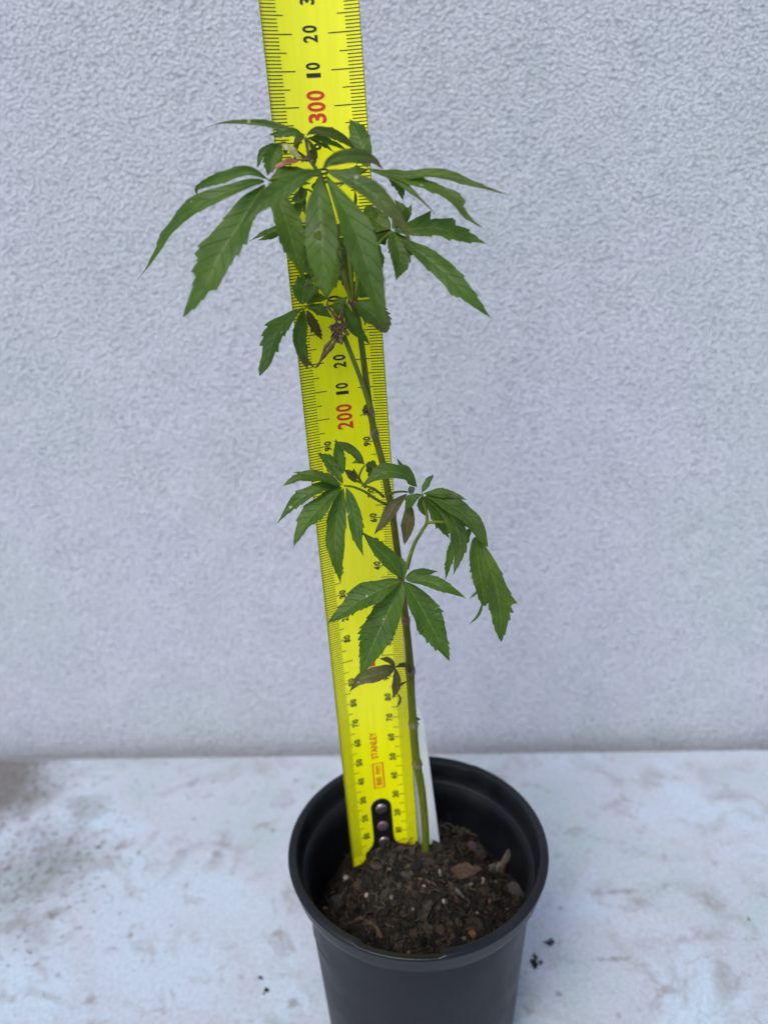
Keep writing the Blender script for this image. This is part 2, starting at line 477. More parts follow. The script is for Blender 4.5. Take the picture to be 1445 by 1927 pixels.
lip = [(rb(103) - 0.9, 103.4), (rb(103) + 0.6, 103.5), (51.6, 104.1), (52.6, 105.0), (53.5, 108.5), (54.35, 112.6), (54.75, 113.9), (54.6, 114.7), (54.0, 115.1),
       (52.3, 115.2), (51.5, 115.0), (51.0, 114.4), (50.2, 109.0), (49.6, 105.2), (48.9, 104.3), (rb(103) - 1.0, 103.9), (rb(103) - 0.9, 103.4)]
def lipmod(i, r, z, th):
    d = math.degrees(th) % 360
    for a0, a1 in ((243, 276), (58, 82)):
        if a0 <= d <= a1:
            if i == 7 or i == 8: z -= 0.5
            if 9 <= i <= 12: z -= 1.7
    return r, z
v, f = lathe(lip, 240, lipmod)
mesh_obj("rim", v, f, MAT['pot'], pot)

# ------------------------------------------------------------------ soil
def soil_h(x, y):
    r = math.hypot(x, y)
    h = 77.0 + 23.5 * math.exp(-((math.hypot(x + 4, y + 1) / 30.0) ** 3.0))
    h += 11.0 * max(0, min(1, (-y - 5) / 26.0)) * max(0, 1 - abs(x) / 50)
    h += 9.0 * math.exp(-(((x - 33) / 13) ** 2 + ((y + 6) / 20) ** 2))
    h += 7.0 * math.exp(-(((x - 22) / 10) ** 2 + ((y - 22) / 11) ** 2))
    h += 4.5 * math.exp(-(((x + 25) / 10) ** 2 + ((y - 9) / 9) ** 2)) + 3.5 * math.exp(-(((x + 9) / 10) ** 2 + ((y - 6) / 8) ** 2))
    h -= 9.0 * math.exp(-(((x + 38) / 12) ** 2 + ((y - 12) / 24) ** 2)) + 6.0 * math.exp(-(((x - 36) / 12) ** 2 + ((y - 20) / 12) ** 2))
    p = Vector((x, y, 0))
    h += 1.9 * noise.noise(p * 0.10 + Vector((3, 8, 1))) + 1.8 * noise.noise(p * 0.28) + 1.1 * noise.noise(p * 0.75)
    h += 0.5 * noise.noise(p * 1.7)
    return h
SOILC = [(0.007, 0.006, 0.005), (0.016, 0.012, 0.008), (0.034, 0.026, 0.017), (0.046, 0.025, 0.016), (0.030, 0.028, 0.021), (0.005, 0.004, 0.004)]
def dry(x, y):
    return max(0, min(1, 1.5 - math.hypot(x + 5, y + 4) / 24 + 0.5 * noise.noise(Vector((x, y, 3)) * 0.15)))
NR, NA = 80, 190
V = [(0, 0, soil_h(0, 0))]; C = [SOILC[1]]; F = []
for i in range(1, NR + 1):
    r = 47.3 * i / NR
    for k in range(NA):
        th = 2 * math.pi * k / NA
        x, y = r * math.cos(th), r * math.sin(th)
        V.append((x, y, soil_h(x, y)))
        q = noise.noise(Vector((x, y, 0)) * 0.35) + 0.6 * noise.noise(Vector((x, y, 5)) * 1.3)
        k_ = dry(x, y); C.append(tuple((0.006 + 0.005 * q) * a_ * (1 + 1.6 * k_) for a_ in (1, .88, .68)))
for k in range(NA): F.append((0, 1 + k, 1 + (k + 1) % NA))
for i in range(NR - 1):
    for k in range(NA):
        a = 1 + i * NA; k2 = (k + 1) % NA
        F.append((a + k, a + NA + k, a + NA + k2, a + k2))
mb = MB(); mb.v = V; mb.f = F; mb.c = [tuple(max(0.006, x) for x in c) for c in C]
rs = random.Random(11)
IV, IF = ico()
for _ in range(4200):
    r = 46.6 * math.sqrt(rs.random()); th = rs.random() * 6.283
    x, y = r * math.cos(th), r * math.sin(th)
    s = 0.25 + 2.0 * rs.random() ** 4.0
    sx, sy, sz = s * (0.6 + rs.random()), s * (0.5 + 0.6 * rs.random()), s * (0.4 + 0.4 * rs.random())
    R = mathutils.Euler((rs.random() * 6, rs.random() * 6, rs.random() * 6)).to_matrix()
    c = rs.choice(SOILC + SOILC[:3]); j = 0.45 + 1.1 * rs.random()
    k_ = dry(x, y); c = tuple(a_ * (1 - k_) + b_ * k_ for a_, b_ in zip(c, rs.choice(((0.042, 0.037, 0.026), (0.016, 0.014, 0.010), (0.028, 0.022, 0.015))))); c = tuple(a_ * (0.65 + 0.7 * k_) for a_ in c)
    q = rs.random()
    if q > 0.988: c = (0.16, 0.145, 0.12)
    elif q > 0.965: c = (0.085, 0.046, 0.032)
    lim = 45.4 - max(sx, sy) * 1.15
    if r > lim: x *= lim / r; y *= lim / r
    ctr = Vector((x, y, soil_h(x, y) + sz * 0.25))
    vv = [ctr + R @ Vector((p.x * sx * (0.75 + 0.5 * rs.random()), p.y * sy * (0.75 + 0.5 * rs.random()), p.z * sz)) for p in IV]
    if rs.random() < 0.5: vv = [v_ + (Vector((rs.gauss(0, .25), rs.gauss(0, .25), rs.gauss(0, .2))) * s) for v_ in vv]
    mb.add(vv, IF, tuple(a * j for a in c))
for i in range(90):
    r = 41.5 * math.sqrt(rs.random()); th = rs.random() * 6.283
    x, y = r * math.cos(th), r * math.sin(th)
    sz = rs.uniform(1.3, 3.6); k_ = dry(x, y)
    if abs(y - 14) < 5 and -32 < x < 6: continue
    v_, f_ = rock((x, y, soil_h(x, y) + sz * 0.05), (sz * rs.uniform(.7, 1.3), sz * rs.uniform(.6, 1), sz * rs.uniform(.4, .65)), i * 1.37, 2, 0.75)
    mb.add(v_, f_, tuple(q_ * (0.6 + 0.8 * k_) for q_ in rs.choice(((0.034, 0.029, 0.021), (0.020, 0.016, 0.012), (0.046, 0.032, 0.022), (0.012, 0.011, 0.010)))))
for _ in range(1900):
    r = 45.5 * math.sqrt(rs.random()); th = rs.random() * 6.283
    x, y = r * math.cos(th), r * math.sin(th)
    a = rs.random() * 6.283; L = 1.2 + 5.5 * rs.random() ** 2
    z = soil_h(x, y) + 0.4
    pts = []; el = rs.uniform(-0.1, 0.5) if rs.random() < 0.8 else rs.uniform(0.4, 1.1)
    for i in range(5):
        u = i / 4
        xx, yy = x + math.cos(a) * L * u, y + math.sin(a) * L * u
        if math.hypot(xx, yy) > 46.8: break
        a += rs.uniform(-0.35, 0.35)
        pts.append(Vector((xx, yy, max(soil_h(xx, yy) + 0.15, z + L * u * math.sin(el)))))
    if len(pts) < 3: continue
    R0 = rs.uniform(0.06, 0.16) if rs.random() < 0.8 else rs.uniform(0.16, 0.38)
    vv, ff = tube(pts, lambda u: R0 * (1 - 0.6 * u), 5)
    c = rs.choice([(0.06, 0.034, 0.021), (0.04, 0.028, 0.019), (0.075, 0.058, 0.038), (0.024, 0.018, 0.014), (0.12, 0.098, 0.07), (0.05, 0.025, 0.016)])
    mb.add(vv, ff, c)
soil = mb.obj("potting_soil", MAT['soil'], None, smooth=False)
tag(soil, "dark crumbly potting mix with fibres and bark bits heaped inside the black pot", kind='stuff')
def on_soil(px, py, lift=0.0):
    """first point of the ray through a photo pixel that meets the soil"""
    v = ray(px, py); k = 300.0
    while k < 520:
        P = CC + v * k
        if P.z < soil_h(P.x, P.y) + lift: return P
        k += 0.25
    return CC + v * 400

# loose pieces lying on the mix
def loose(name, label, cat, px, py, size, seed, mat, col=(1, 1, 1), rough=0.35, rot=None, lift=0.3, group=None, sub=2):
    P = on_soil(px, py); P.z += lift
    v, f = rock(P, size, seed, sub, rough, rot)
    mb = MB(); mb.add(v, f, col)
    o = mb.obj(name, mat, None, smooth=False)
    tag(o, label, cat, {'pebble': 'pebbles scattered on the soil', 'bark_chip': 'bark chips lying on the soil'}[name]); return o
loose("pebble", "cream pebble at the left of the soil in front of the tape end", "pebble", 652, 1655, (1.9, 1.6, 1.5), 2.3, MAT['stone'], rough=0.25)
loose("pebble", "pale grey pebble lying beside the upright bark chunk at the right", "pebble", 905, 1659, (1.4, 1.2, 1.9), 3.1, MAT['stone'], rough=0.2)
loose("pebble", "small cream pebble on the soil heap below the cream one at the left", "pebble", 690, 1686, (0.9, 0.8, 1.1), 4.2, MAT['stone'], rough=0.2)
loose("pebble", "small cream pebble near the middle front of the soil heap", "pebble", 835, 1697, (0.9, 0.8, 1.1), 5.7, MAT['stone'], rough=0.25)
loose("pebble", "small whitish pebble in the middle of the soil heap", "pebble", 797, 1668, (0.7, 0.6, 1.1), 6.4, MAT['stone'], rough=0.25)
loose("pebble", "tiny pinkish pebble on the soil heap in front of the black tape hook", "pebble", 732, 1637, (0.9, 0.8, 1.0), 7.7, col_mat("pink_grit", 0.8), (0.24, 0.11, 0.08), rough=0.2)
loose("bark_chip", "large dark bark chip at the left edge of the soil", "bark chip", 641, 1702, (4.8, 3.0, 1.2), 8.2, MAT['bark'], (0.030, 0.030, 0.032), rough=0.4, rot=(0.5, 0.3, -0.7), lift=0.6)
loose("bark_chip", "large dark bark chip by the right wall of the pot", "bark chip", 968, 1680, (3.4, 4.2, 1.3), 9.1, MAT['bark'], (0.036, 0.033, 0.034), rough=0.4, rot=(0.7, -0.6, 0.5), lift=0.6)
loose("bark_chip", "purplish brown flat bark chip right of the white label", "bark chip", 885, 1598, (3.6, 2.8, 1.4), 10.4, MAT['bark'], (0.085, 0.048, 0.055), rough=0.4, rot=(0.6, 0.2, 0.3), lift=0.8)
loose("bark_chip", "black bark chip just right of the purplish chip", "bark chip", 902, 1612, (4.0, 2.6, 1.5), 11.9, MAT['bark'], (0.020, 0.019, 0.020), rough=0.4, rot=(0.5, -0.3, 0.6), lift=1.0)
loose("bark_chip", "slate grey bark chip on top of the soil heap", "bark chip", 765, 1651, (3.2, 1.3, 1.1), 12.6, MAT['bark'], (0.048, 0.047, 0.046), rough=0.3, rot=(0.2, 0.25, -0.4), lift=1.0)
loose("bark_chip", "reddish brown splinter in the middle of the soil heap", "bark chip", 803, 1663, (4.3, 0.8, 0.8), 13.6, MAT['bark'], (0.11, 0.062, 0.046), rough=0.3, rot=(0.1, 0.28, -0.35), lift=1.2)
loose("bark_chip", "grey splinter right of the middle of the soil heap", "bark chip", 858, 1678, (4.6, 0.9, 0.8), 14.8, MAT['bark'], (0.10, 0.095, 0.085), rough=0.35, rot=(0.1, 0.3, -0.75), lift=1.0)
loose("bark_chip", "wide fibrous brown bark flake right of the stem", "bark chip", 872, 1640, (6.0, 3.4, 1.6), 15.2, MAT['bark'], (0.066, 0.041, 0.028), rough=0.5, rot=(0.35, -0.05, 0.1), lift=0.2, sub=3)
loose("bark_chip", "orange brown bark bit close to the front right rim", "bark chip", 888, 1757, (2.6, 1.5, 1.2), 16.2, MAT['bark'], (0.16, 0.062, 0.024), rough=0.5, lift=0.5)
# curled root at the front left
P0 = [on_soil(x, y) + Vector((0, 0, z)) for x, y, z in ((648, 1741, .1), (664, 1736, .5), (680, 1731, .9), (694, 1738, .7), (708, 1748, .6), (718, 1766, .1))]
v, f = tube(catmull(P0, 24), lambda u: 0.55 + 0.22 * math.sin(u * 23) + 0.16 * math.sin(u * 51 + 1) + 0.45 * u, 9)
mb = MB(); mb.add(v, f, (0.075, 0.048, 0.03)); o = mb.obj("root_piece", MAT['bark'], None)
tag(o, "curled brown root piece at the front left of the soil", "root")
# grey bark chunk standing at the right
P = on_soil(945, 1650); 
chunk = empty("bark_chunk", P); tag(chunk, "grey flaky bark chunk standing upright at the right of the soil", "bark chunk")
for (px, py, d, sz, c, sd_, rt) in ((951, 1616, 0, (1.5, 1.2, 5.6), (0.10, 0.088, 0.072), 21, (0.05, 0.30, 0.2)), (945, 1632, 0.6, (2.1, 1.5, 5.2), (0.075, 0.055, 0.040), 22, (0.05, 0.28, 0.9)),
                                  (936, 1634, 1.0, (1.1, 0.9, 4.0), (0.15, 0.14, 0.125), 25, (0.05, 0.25, 0.4)), (925, 1635, 1, (1.6, 1.1, 3.6), (0.115, 0.11, 0.10), 23, (0.1, 0.35, 0.1)),
                                  (940, 1655, 1, (4.2, 3.0, 3.4), (0.045, 0.034, 0.025), 24, (0.2, 0.1, 0.6))):
    q = at(px, py, 6 - P.y + d)
    vv, ff = rock(q, sz, sd_, 3, 0.38, rt); mb = MB(); mb.add(vv, ff, c); mb.obj("flake", MAT['bark'], chunk, smooth=False)
# tuft of straw behind the label
tb = on_soil(852, 1560)
mb = MB(); r2 = random.Random(5)
for i in range(46):
    x0, y0 = 852 + r2.uniform(-26, 34), 1560 + r2.uniform(-10, 22)
    a = on_soil(x0, y0); a.z += 0.2
    b_ = a + Vector((r2.uniform(-3, 3), r2.uniform(-2, 2), r2.uniform(1.5, 4.5))); c_ = b_ + Vector((r2.uniform(-1, 5), r2.uniform(-3, 1), r2.uniform(-3.5, 0.5)))
    vv, ff = tube(catmull([a, b_, c_], 8), lambda u: 0.34 - 0.15 * u, 5)
    mb.add(vv, ff, r2.choice([(0.15, 0.135, 0.085), (0.10, 0.09, 0.06), (0.20, 0.185, 0.115), (0.07, 0.065, 0.05)]))
o = mb.obj("straw_tuft", MAT['soil'], None); tag(o, "tuft of dry straw-like moss behind the white label", "moss", kind='stuff')

# ------------------------------------------------------------------ tape measure
def tape_frame():
    bx, by, bz, a, b, yaw = -14.2915, 13.5812, 96.886, -0.0361, 0.0425, -0.1789
    d = Vector((math.sin(a) * math.cos(b), math.sin(b), math.cos(a) * math.cos(b)))
    w0 = Vector((1, 0, 0)) - d * d.x; w0.normalize(); n0 = w0.cross(d)
    ww = w0 * math.cos(yaw) + n0 * math.sin(yaw); nn = ww.cross(d)
    return Vector((bx, by, bz)), d, ww, nn
TB, TD, TW, TN = tape_frame()
HW, SAG = 14.99, 2.617
def tp(t, s, h=0.0):
    sl = 2 * SAG * s / (HW * HW)
    return TB + TD * t + TW * (s - h * sl) + TN * (SAG * (s / HW) ** 2 + h)
tape = empty("tape_measure", TB)
tag(tape, "yellow steel tape measure blade standing upright in the pot behind the seedling", "tape measure")
T0, T1 = -4.0, 540.0
V = []; F = []
NS, NT = 24, 60
def tape_grid(h, flip):
    b = len(V)
    for i in range(NT + 1):
        t = T0 + (T1 - T0) * i / NT
        for k in range(NS + 1):
            V.append(tp(t, -HW + 2 * HW * k / NS, h))
    for i in range(NT):
        for k in range(NS):
            q = (b + i * (NS + 1) + k, b + i * (NS + 1) + k + 1, b + (i + 1) * (NS + 1) + k + 1, b + (i + 1) * (NS + 1) + k)
            F.append(q if not flip else q[::-1])
    return b
a = tape_grid(0.0, False); b = tape_grid(-0.18, True)
for i in range(NT):
    for k in (0, NS):
        q = (a + i * (NS + 1) + k, a + (i + 1) * (NS + 1) + k, b + (i + 1) * (NS + 1) + k, b + i * (NS + 1) + k)
        F.append(q if k == NS else q[::-1])
mesh_obj("blade", V, F, MAT['tape'], tape)
# printed graduations on both edges
V = []; F = []
def strip(t0, t1, s0, s1, n, h=0.05, VV=None, FF=None):
    VV = V if VV is None else VV; FF = F if FF is None else FF
    b = len(VV)
    for k in range(n + 1):
        s = s0 + (s1 - s0) * k / n
        VV.append(tp(t0, s, h)); VV.append(tp(t1, s, h))
    for k in range(n):
        FF.append((b + 2 * k, b + 2 * k + 2, b + 2 * k + 3, b + 2 * k + 1))
for t in range(1, 520):
    wd = 0.14
    if t % 10 == 0:
        ll, lr = (9.0, 9.8) if t >= 200 else ((8.6, 9.2) if t % 100 else (9.0, 9.6)); wd = 0.15
    elif t % 5 == 0: ll = lr = 6.8
    else: ll, lr = 4.85, 4.5
    strip(t - wd, t + wd, -HW + 0.1, -HW + ll, 4)
    strip(t - wd, t + wd, HW - lr, HW - 0.1, 4)
o = mesh_obj("graduation_marks", V, F, MAT['ink'], tape, smooth=False)
o['kind'] = 'stuff'
# thin dark line along each raw edge
for s in (-1, 1):
    V2 = []; F2 = []
    for i in range(61):
        t = T0 + (T1 - T0) * i / 60
        V2.append(tp(t, s * (HW - 0.16), 0.06)); V2.append(tp(t, s * HW, 0.06))
    for i in range(60):
        q = (2 * i, 2 * i + 1, 2 * i + 3, 2 * i + 2); F2.append(q if s > 0 else q[::-1])
    mesh_obj("edge_line", V2, F2, MAT['ink'], tape, smooth=False)

_txt = {}
def text_geo(body, bold=0.018):
    if (body, bold) in _txt: return _txt[(body, bold)]
    cu = bpy.data.curves.new("text_curve", 'FONT'); cu.body = body; cu.size = 1.0; cu.resolution_u = 4; cu.offset = bold
    ob = bpy.data.objects.new("text_curve", cu); COL.objects.link(ob)
    dg = bpy.context.evaluated_depsgraph_get()
    me = bpy.data.meshes.new_from_object(ob.evaluated_get(dg))
    vs = [v.co.copy() for v in me.vertices]; fs = [tuple(p.vertices) for p in me.polygons]
    bpy.data.objects.remove(ob); bpy.data.curves.remove(cu); bpy.data.meshes.remove(me)
    x0, x1 = min(v.x for v in vs), max(v.x for v in vs); y0, y1 = min(v.y for v in vs), max(v.y for v in vs)
    r = ([((v.x - x0) / (x1 - x0), (v.y - y0) / (y1 - y0)) for v in vs], fs)
    _txt[(body, bold)] = r; return r
def print_text(name, glyphs, mat, h=0.06):
    """glyphs: (text, t0, t1, s_top, s_bottom); the text reads upwards along the tape"""
    V = []; F = []
    for (tx, t0, t1, st, sb, bold) in glyphs:
        vs, fs = text_geo(tx, bold); b = len(V)
        for (x, y) in vs: V.append(tp(t0 + (t1 - t0) * x, sb + (st - sb) * y, h))
        F += [tuple(i + b for i in q) for q in fs]
    o = mesh_obj(name, V, F, mat, tape, smooth=False)
    return o
for t in range(10, 400, 10):
    if t % 100 == 0:
        st = str(t); sc_ = -0.45 if t > 100 else 0.0
        gl = [(ch, t - 4.6 + 3.2 * i, t - 4.6 + 3.2 * i + 2.75, sc_ - 2.9, sc_ + 2.9, 0.03) for i, ch in enumerate(st)]
        o = print_text("printed_number", gl, MAT['red']); o['label'] = "red printed %s" % st
    elif t > 200:
        st = "%02d" % (t % 100)
        gl = []
        for i, ch in enumerate(st):
            wdt = 2.0 if ch != '1' else 1.2
            a0 = t - 2.35 + 2.6 * i + (0.5 if ch == '1' else 0)
            gl.append((ch, a0, a0 + wdt, -0.45 - 2.25, -0.45 + 2.25, 0.03))
        print_text("printed_number", gl, MAT['ink'])
    else:
        st = "%02d" % (t % 100)
        for sctr in (-HW + 7.45, HW - 8.1):
            gl = []
            for i, ch in enumerate(st):
                wdt = 1.5 if ch != '1' else 0.9
                a0 = t + (0.32 if i else -0.32 - wdt)
                gl.append((ch, a0, a0 + wdt, sctr - 1.35, sctr + 1.35, 0.042))
            print_text("printed_number", gl, MAT['ink'])
print_text("brand_name", [("STANLEY", 50.0, 63.6, -2.1, 0.75, 0.02)], MAT['red'])
print_text("class_mark", [("BB", 35.9, 40.3, -0.9, 1.4, 0.02), ("mm", 41.8, 46.2, -0.75, 1.15, 0.02)], MAT['red'])
V2 = []; F2 = []
for (a0, a1, s0, s1) in ((34.3, 34.8, -2.3, 2.7), (47.2, 47.7, -2.3, 2.7), (34.8, 47.2, -2.3, -1.55), (34.8, 47.2, 1.95, 2.7)):
    strip(a0, a1, s0, s1, 6, 0.06, V2, F2)
mesh_obj("class_box", V2, F2, MAT['orange'], tape, smooth=False)
# hook plate
pts = []
for k in range(25):
    th = math.pi * k / 24
    pts.append((24.2 + 4.5 * math.sin(th), 4.5 * math.cos(th)))          # (t, s) from +s over the top to -s
left = [(16, -4.5), (8.5, -4.5), (6, -4.75), (4, -5.5), (2, -7.2), (0.5, -8.8), (-4, -9.2)]
right = [(-4, 9.2), (0.5, 8.8), (2, 7.2), (4, 5.5), (6, 4.75), (8.5, 4.5), (16, 4.5)]
rows = {}
ts = sorted(set([-4, 0.5, 2, 4, 6, 8.5, 12, 16, 20, 24.2] + [24.2 + 4.5 * math.sin(math.pi / 2 * k / 10) for k in range(1, 11)]))
def tab_hw(t):
    if t > 24.2: return math.sqrt(max(0.0, 4.5 ** 2 - (t - 24.2) ** 2))
    L = [(-4, 9.2), (0.5, 8.8), (2, 7.2), (4, 5.5), (6, 4.75), (8.5, 4.5), (30, 4.5)]
    for (a0, w0), (a1, w1) in zip(L, L[1:]):
        if a0 <= t <= a1: return w0 + (w1 - w0) * (t - a0) / (a1 - a0)
V2 = []; F2 = []
K = 12
for t in ts:
    hw = max(0.05, tab_hw(t))
    ring = [(-hw, 0.02), (-hw, 0.45)] + [(-hw + 0.15 + (2 * hw - 0.3) * k / K, 0.62) for k in range(K + 1)] + [(hw, 0.45), (hw, 0.02)]
    for (s, h) in ring: V2.append(tp(t, s, h))
nr = K + 5
for i in range(len(ts) - 1):
    for k in range(nr - 1):
        F2.append((i * nr + k, i * nr + k + 1, (i + 1) * nr + k + 1, (i + 1) * nr + k))
F2.append(tuple((len(ts) - 1) * nr + k for k in range(nr)))
hook = mesh_obj("hook_plate", V2, F2, MAT['tab'], tape, smooth=True)
for t, mt in ((23.6, 'rivet'), (14.0, 'rivet2'), (5.2, 'rivet')):
    vv = []; ff = []
    prof = [(2.65, 0.55), (2.6, 0.9), (2.2, 1.25), (1.3, 1.5), (0.5, 1.56)]
    for (r, h) in prof:
        for k in range(24):
            th = 2 * math.pi * k / 24; vv.append(tp(t + r * math.sin(th), r * math.cos(th), h))
    vv.append(tp(t, 0, 1.58))
    for i in range(len(prof) - 1):
        for k in range(24):
            k2 = (k + 1) % 24; ff.append((i * 24 + k, i * 24 + k2, (i + 1) * 24 + k2, (i + 1) * 24 + k))
    for k in range(24): ff.append(((len(prof) - 1) * 24 + k, (len(prof) - 1) * 24 + (k + 1) % 24, len(vv) - 1))
    mesh_obj("rivet", vv, ff, MAT[mt], hook)

# ------------------------------------------------------------------ white plant label
V = []; F = []
rowsL = [(761, 1372, -13.5), (784, 1610, -10.0)]; rowsR = [(797.5, 1357, -13.5), (832.5, 1618, -9.0)]
top = at(786, 1327, -13.5)
A0, A1 = at(*rowsL[0]), at(*rowsL[1]); B0, B1 = at(*rowsR[0]), at(*rowsR[1])
dn = (A1 - A0).normalized()
A1 = A1 + dn * 9; B1 = B1 + dn * 9
NL, NW = 20, 10
for side in (0, 1):
    for i in range(NL + 1):
        u = i / NL
        L_ = A0.lerp(A1, u); R_ = B0.lerp(B1, u)
        nrm = (R_ - L_).cross(A1 - A0).normalized()
        if nrm.y > 0: nrm = -nrm
        for k in range(NW + 1):
            wv = k / NW
            p = L_.lerp(R_, wv)
            if i == 0:   # pointed top
                q = 1 - abs(wv - 0.72) / 0.72 if wv < 0.72 else 1 - (wv - 0.72) / 0.28
                p = p - dn * 7.0 * min(1, q * 1.5)
            bow = 1.1 * (1 - (2 * wv - 1.05) ** 2)
            V.append(p + nrm * (bow * -1.3 + (0 if side == 0 else -0.7)))
    b = side * (NL + 1) * (NW + 1)
    for i in range(NL):
        for k in range(NW):
            q = (b + i * (NW + 1) + k, b + i * (NW + 1) + k + 1, b + (i + 1) * (NW + 1) + k + 1, b + (i + 1) * (NW + 1) + k)
            F.append(q if side else q[::-1])
S2 = (NL + 1) * (NW + 1)
for i in range(NL):
    for k in (0, NW):
        q = (i * (NW + 1) + k, (i + 1) * (NW + 1) + k, S2 + (i + 1) * (NW + 1) + k, S2 + i * (NW + 1) + k); F.append(q)
for k in range(NW): F.append((k, k + 1, S2 + k + 1, S2 + k))
o = mesh_obj("plant_label", V, F, MAT['white'], None)
tag(o, "blank white plastic plant label stuck in the soil behind the stem", "plant label")

# ------------------------------------------------------------------ the seedling
SB = at(801, 1622, -2)
plant = empty("maple_seedling", SB)
tag(plant, "young maple seedling with narrow toothed green leaves growing in the black pot", "seedling")

def stem_part(name, pts, parent=plant, n=60, sides=12, nodes=(), cols=((0, (0.10, 0.12, 0.025)), (1, (0.10, 0.12, 0.025)))):
    """pts: (px, py, d, width_px)"""
    P = [at(x, y, d) for x, y, d, w_ in pts]
    path = catmull(P, n)
    L = [0.0]
    for i in range(1, len(P)): L.append(L[-1] + (P[i] - P[i - 1]).length)
    U = [l / L[-1] for l in L]
    R = [w_ * 0.5 * depth(p) / CF for p, (x, y, d, w_) in zip(P, pts)]
    def interp(u, xs, ys):
        for i in range(len(xs) - 1):
            if u <= xs[i + 1]:
                k = (u - xs[i]) / max(1e-9, xs[i + 1] - xs[i]); return ys[i] + (ys[i + 1] - ys[i]) * max(0, k)
        return ys[-1]
    NU = [U[i] for i in nodes]
    def rad(u):
        r = interp(u, U, R)
        for nu in NU: r *= 1 + 0.34 * math.exp(-((u - nu) * L[-1] / 1.3) ** 2)
        return r
    v, f = tube(path, rad, sides)
    cs = []
    for i in range(n + 1):
        u = i / n
        for (u0, c0), (u1, c1) in zip(cols, cols[1:]):
            if u0 <= u <= u1:
                k = (u - u0) / max(1e-9, u1 - u0); c = tuple(a + (b - a) * k for a, b in zip(c0, c1)); break
        c = list(c)
        for nu in NU:
            q = math.exp(-((u - nu) * L[-1] / 0.9) ** 2)
            c = [a * (1 - q) + b * q for a, b in zip(c, (0.21, 0.165, 0.11))]
        cs += [tuple(c)] * sides
    return mesh_obj(name, v, f, MAT['stem'], parent, attrs={'col': cs})

OL = (0.125, 0.150, 0.012); BRN = (0.082, 0.086, 0.008); GRN = (0.125, 0.175, 0.016)
STEM = [(801, 1632, -2, 15), (801, 1590, -1.5, 14.5), (799, 1545, -1, 14.5), (793, 1485, -0.5, 15), (784.5, 1438, 0, 16), (780, 1400, 0, 15.5), (777.5, 1363, 0, 15.5),
        (774, 1310, 0, 14.5), (772, 1262, 0.5, 15.5), (768, 1210, 0.5, 13.5), (763.5, 1168, 1, 13.5), (757, 1110, 1, 13), (748, 1040, 1, 13), (738, 965, 1.5, 13), (730, 925, 1.5, 13), (722, 880, 2, 12.5),
        (712, 843, 2, 12.5), (704.5, 816, 2, 13), (698, 778, 2, 12), (690, 725, 2, 12), (682, 660, 2, 11.5), (674, 605, 2, 11.5), (664, 568, 2, 13), (655, 540, 2, 12), (646, 505, 2, 11), (638, 470, 1, 10), (631, 430, 0, 9.5),
        (622, 390, 0, 8.5), (610, 350, 0, 8), (595, 318, 0, 7.5), (584, 303, 0, 7)]
stem = stem_part("stem", STEM, n=220, sides=14, nodes=(4, 6, 8, 10, 13, 17, 18, 22),
                 cols=((0, GRN), (0.10, OL), (0.25, (0.11, 0.135, 0.012)), (0.33, OL), (0.40, BRN), (0.55, BRN), (0.6, (0.095, 0.105, 0.015)), (0.8, (0.10, 0.12, 0.02)), (1, (0.11, 0.14, 0.03))))
# branch ending in the withered cluster
stem_part("branch", [(700, 785, 2.5, 9), (693, 757, 4, 9.5), (681, 720, 5, 9), (668, 685, 6, 9), (655, 652, 6.5, 9), (647, 632, 7, 9.5)], n=40, cols=((0, OL), (1, (0.10, 0.13, 0.03))))
# second shoot rising from the upper node
stem_part("branch", [(667, 572, 2, 9), (664, 545, 4, 8.5), (660, 515, 5, 8), (657, 485, 5, 7), (654, 455, 4, 6)], n=30, cols=((0, OL), (1, GRN)))
stem_part("branch", [(668, 572, 2, 9), (671, 545, 4, 8.5), (673, 520, 4, 8), (684, 480, 3, 6), (700, 455, 1, 5)], n=30, cols=((0, GRN), (1, GRN)))
# dry scales at the nodes
rs = random.Random(3)
def scale_bits(px, py, d, w_, n_, col=(0.16, 0.115, 0.075)):
    mb = MB()
    for i in range(n_):
        a = at(px + rs.uniform(-w_, w_), py + rs.uniform(-4, 4), d + 1.6)
        b_ = at(px + rs.uniform(-w_ - 5, w_ + 5), py + rs.uniform(-12, 8), d + 2 + rs.uniform(-1, 1.5))
        mid = (a + b_) / 2 + Vector((rs.uniform(-.6, .6), -0.6, rs.uniform(-.3, .6)))
        R0 = rs.uniform(0.16, 0.38)
        vv, ff = tube(catmull([a, mid, b_], 6), lambda u: R0 * (1 - 0.8 * u), 6)
        j = rs.uniform(0.6, 1.4); mb.add(vv, ff, tuple(c * j for c in col))
    mb.obj("bud_scale", MAT['stem'], plant)
for (px, py, d, w_, n_) in ((696, 778, 2, 7, 8), (704, 816, 2, 6, 9), (763, 1168, 1, 6, 8), (771, 1264, 0.5, 8, 12), (785, 1438, 0, 8, 3), (663, 570, 2, 8, 12), (731, 955, 1.5, 8, 9), (783, 1360, -2, 3, 4), (580, 302, 1, 9, 8)):
    scale_bits(px, py, d, w_, n_)
v, f = rock(at(688, 770, 3), (1.0, 0.7, 1.8), 4, 2, 0.3, (0, 0.4, 0)); mb = MB(); mb.add(v, f, (0.06, 0.055, 0.02)); mb.obj("bud", MAT['stem'], plant)
v, f = rock(at(774, 922, 6), (1.35, 1.2, 1.35), 5, 2, 0.15); mb = MB(); mb.add(v, f, (0.20, 0.20, 0.16)); mb.obj("bud", MAT['stem'], plant)
v, f = rock(at(784, 1352, -3.5), (0.7, 0.6, 1.6), 6, 2, 0.3); mb = MB(); mb.add(v, f, (0.15, 0.075, 0.04)); mb.obj("bud", MAT['stem'], plant)

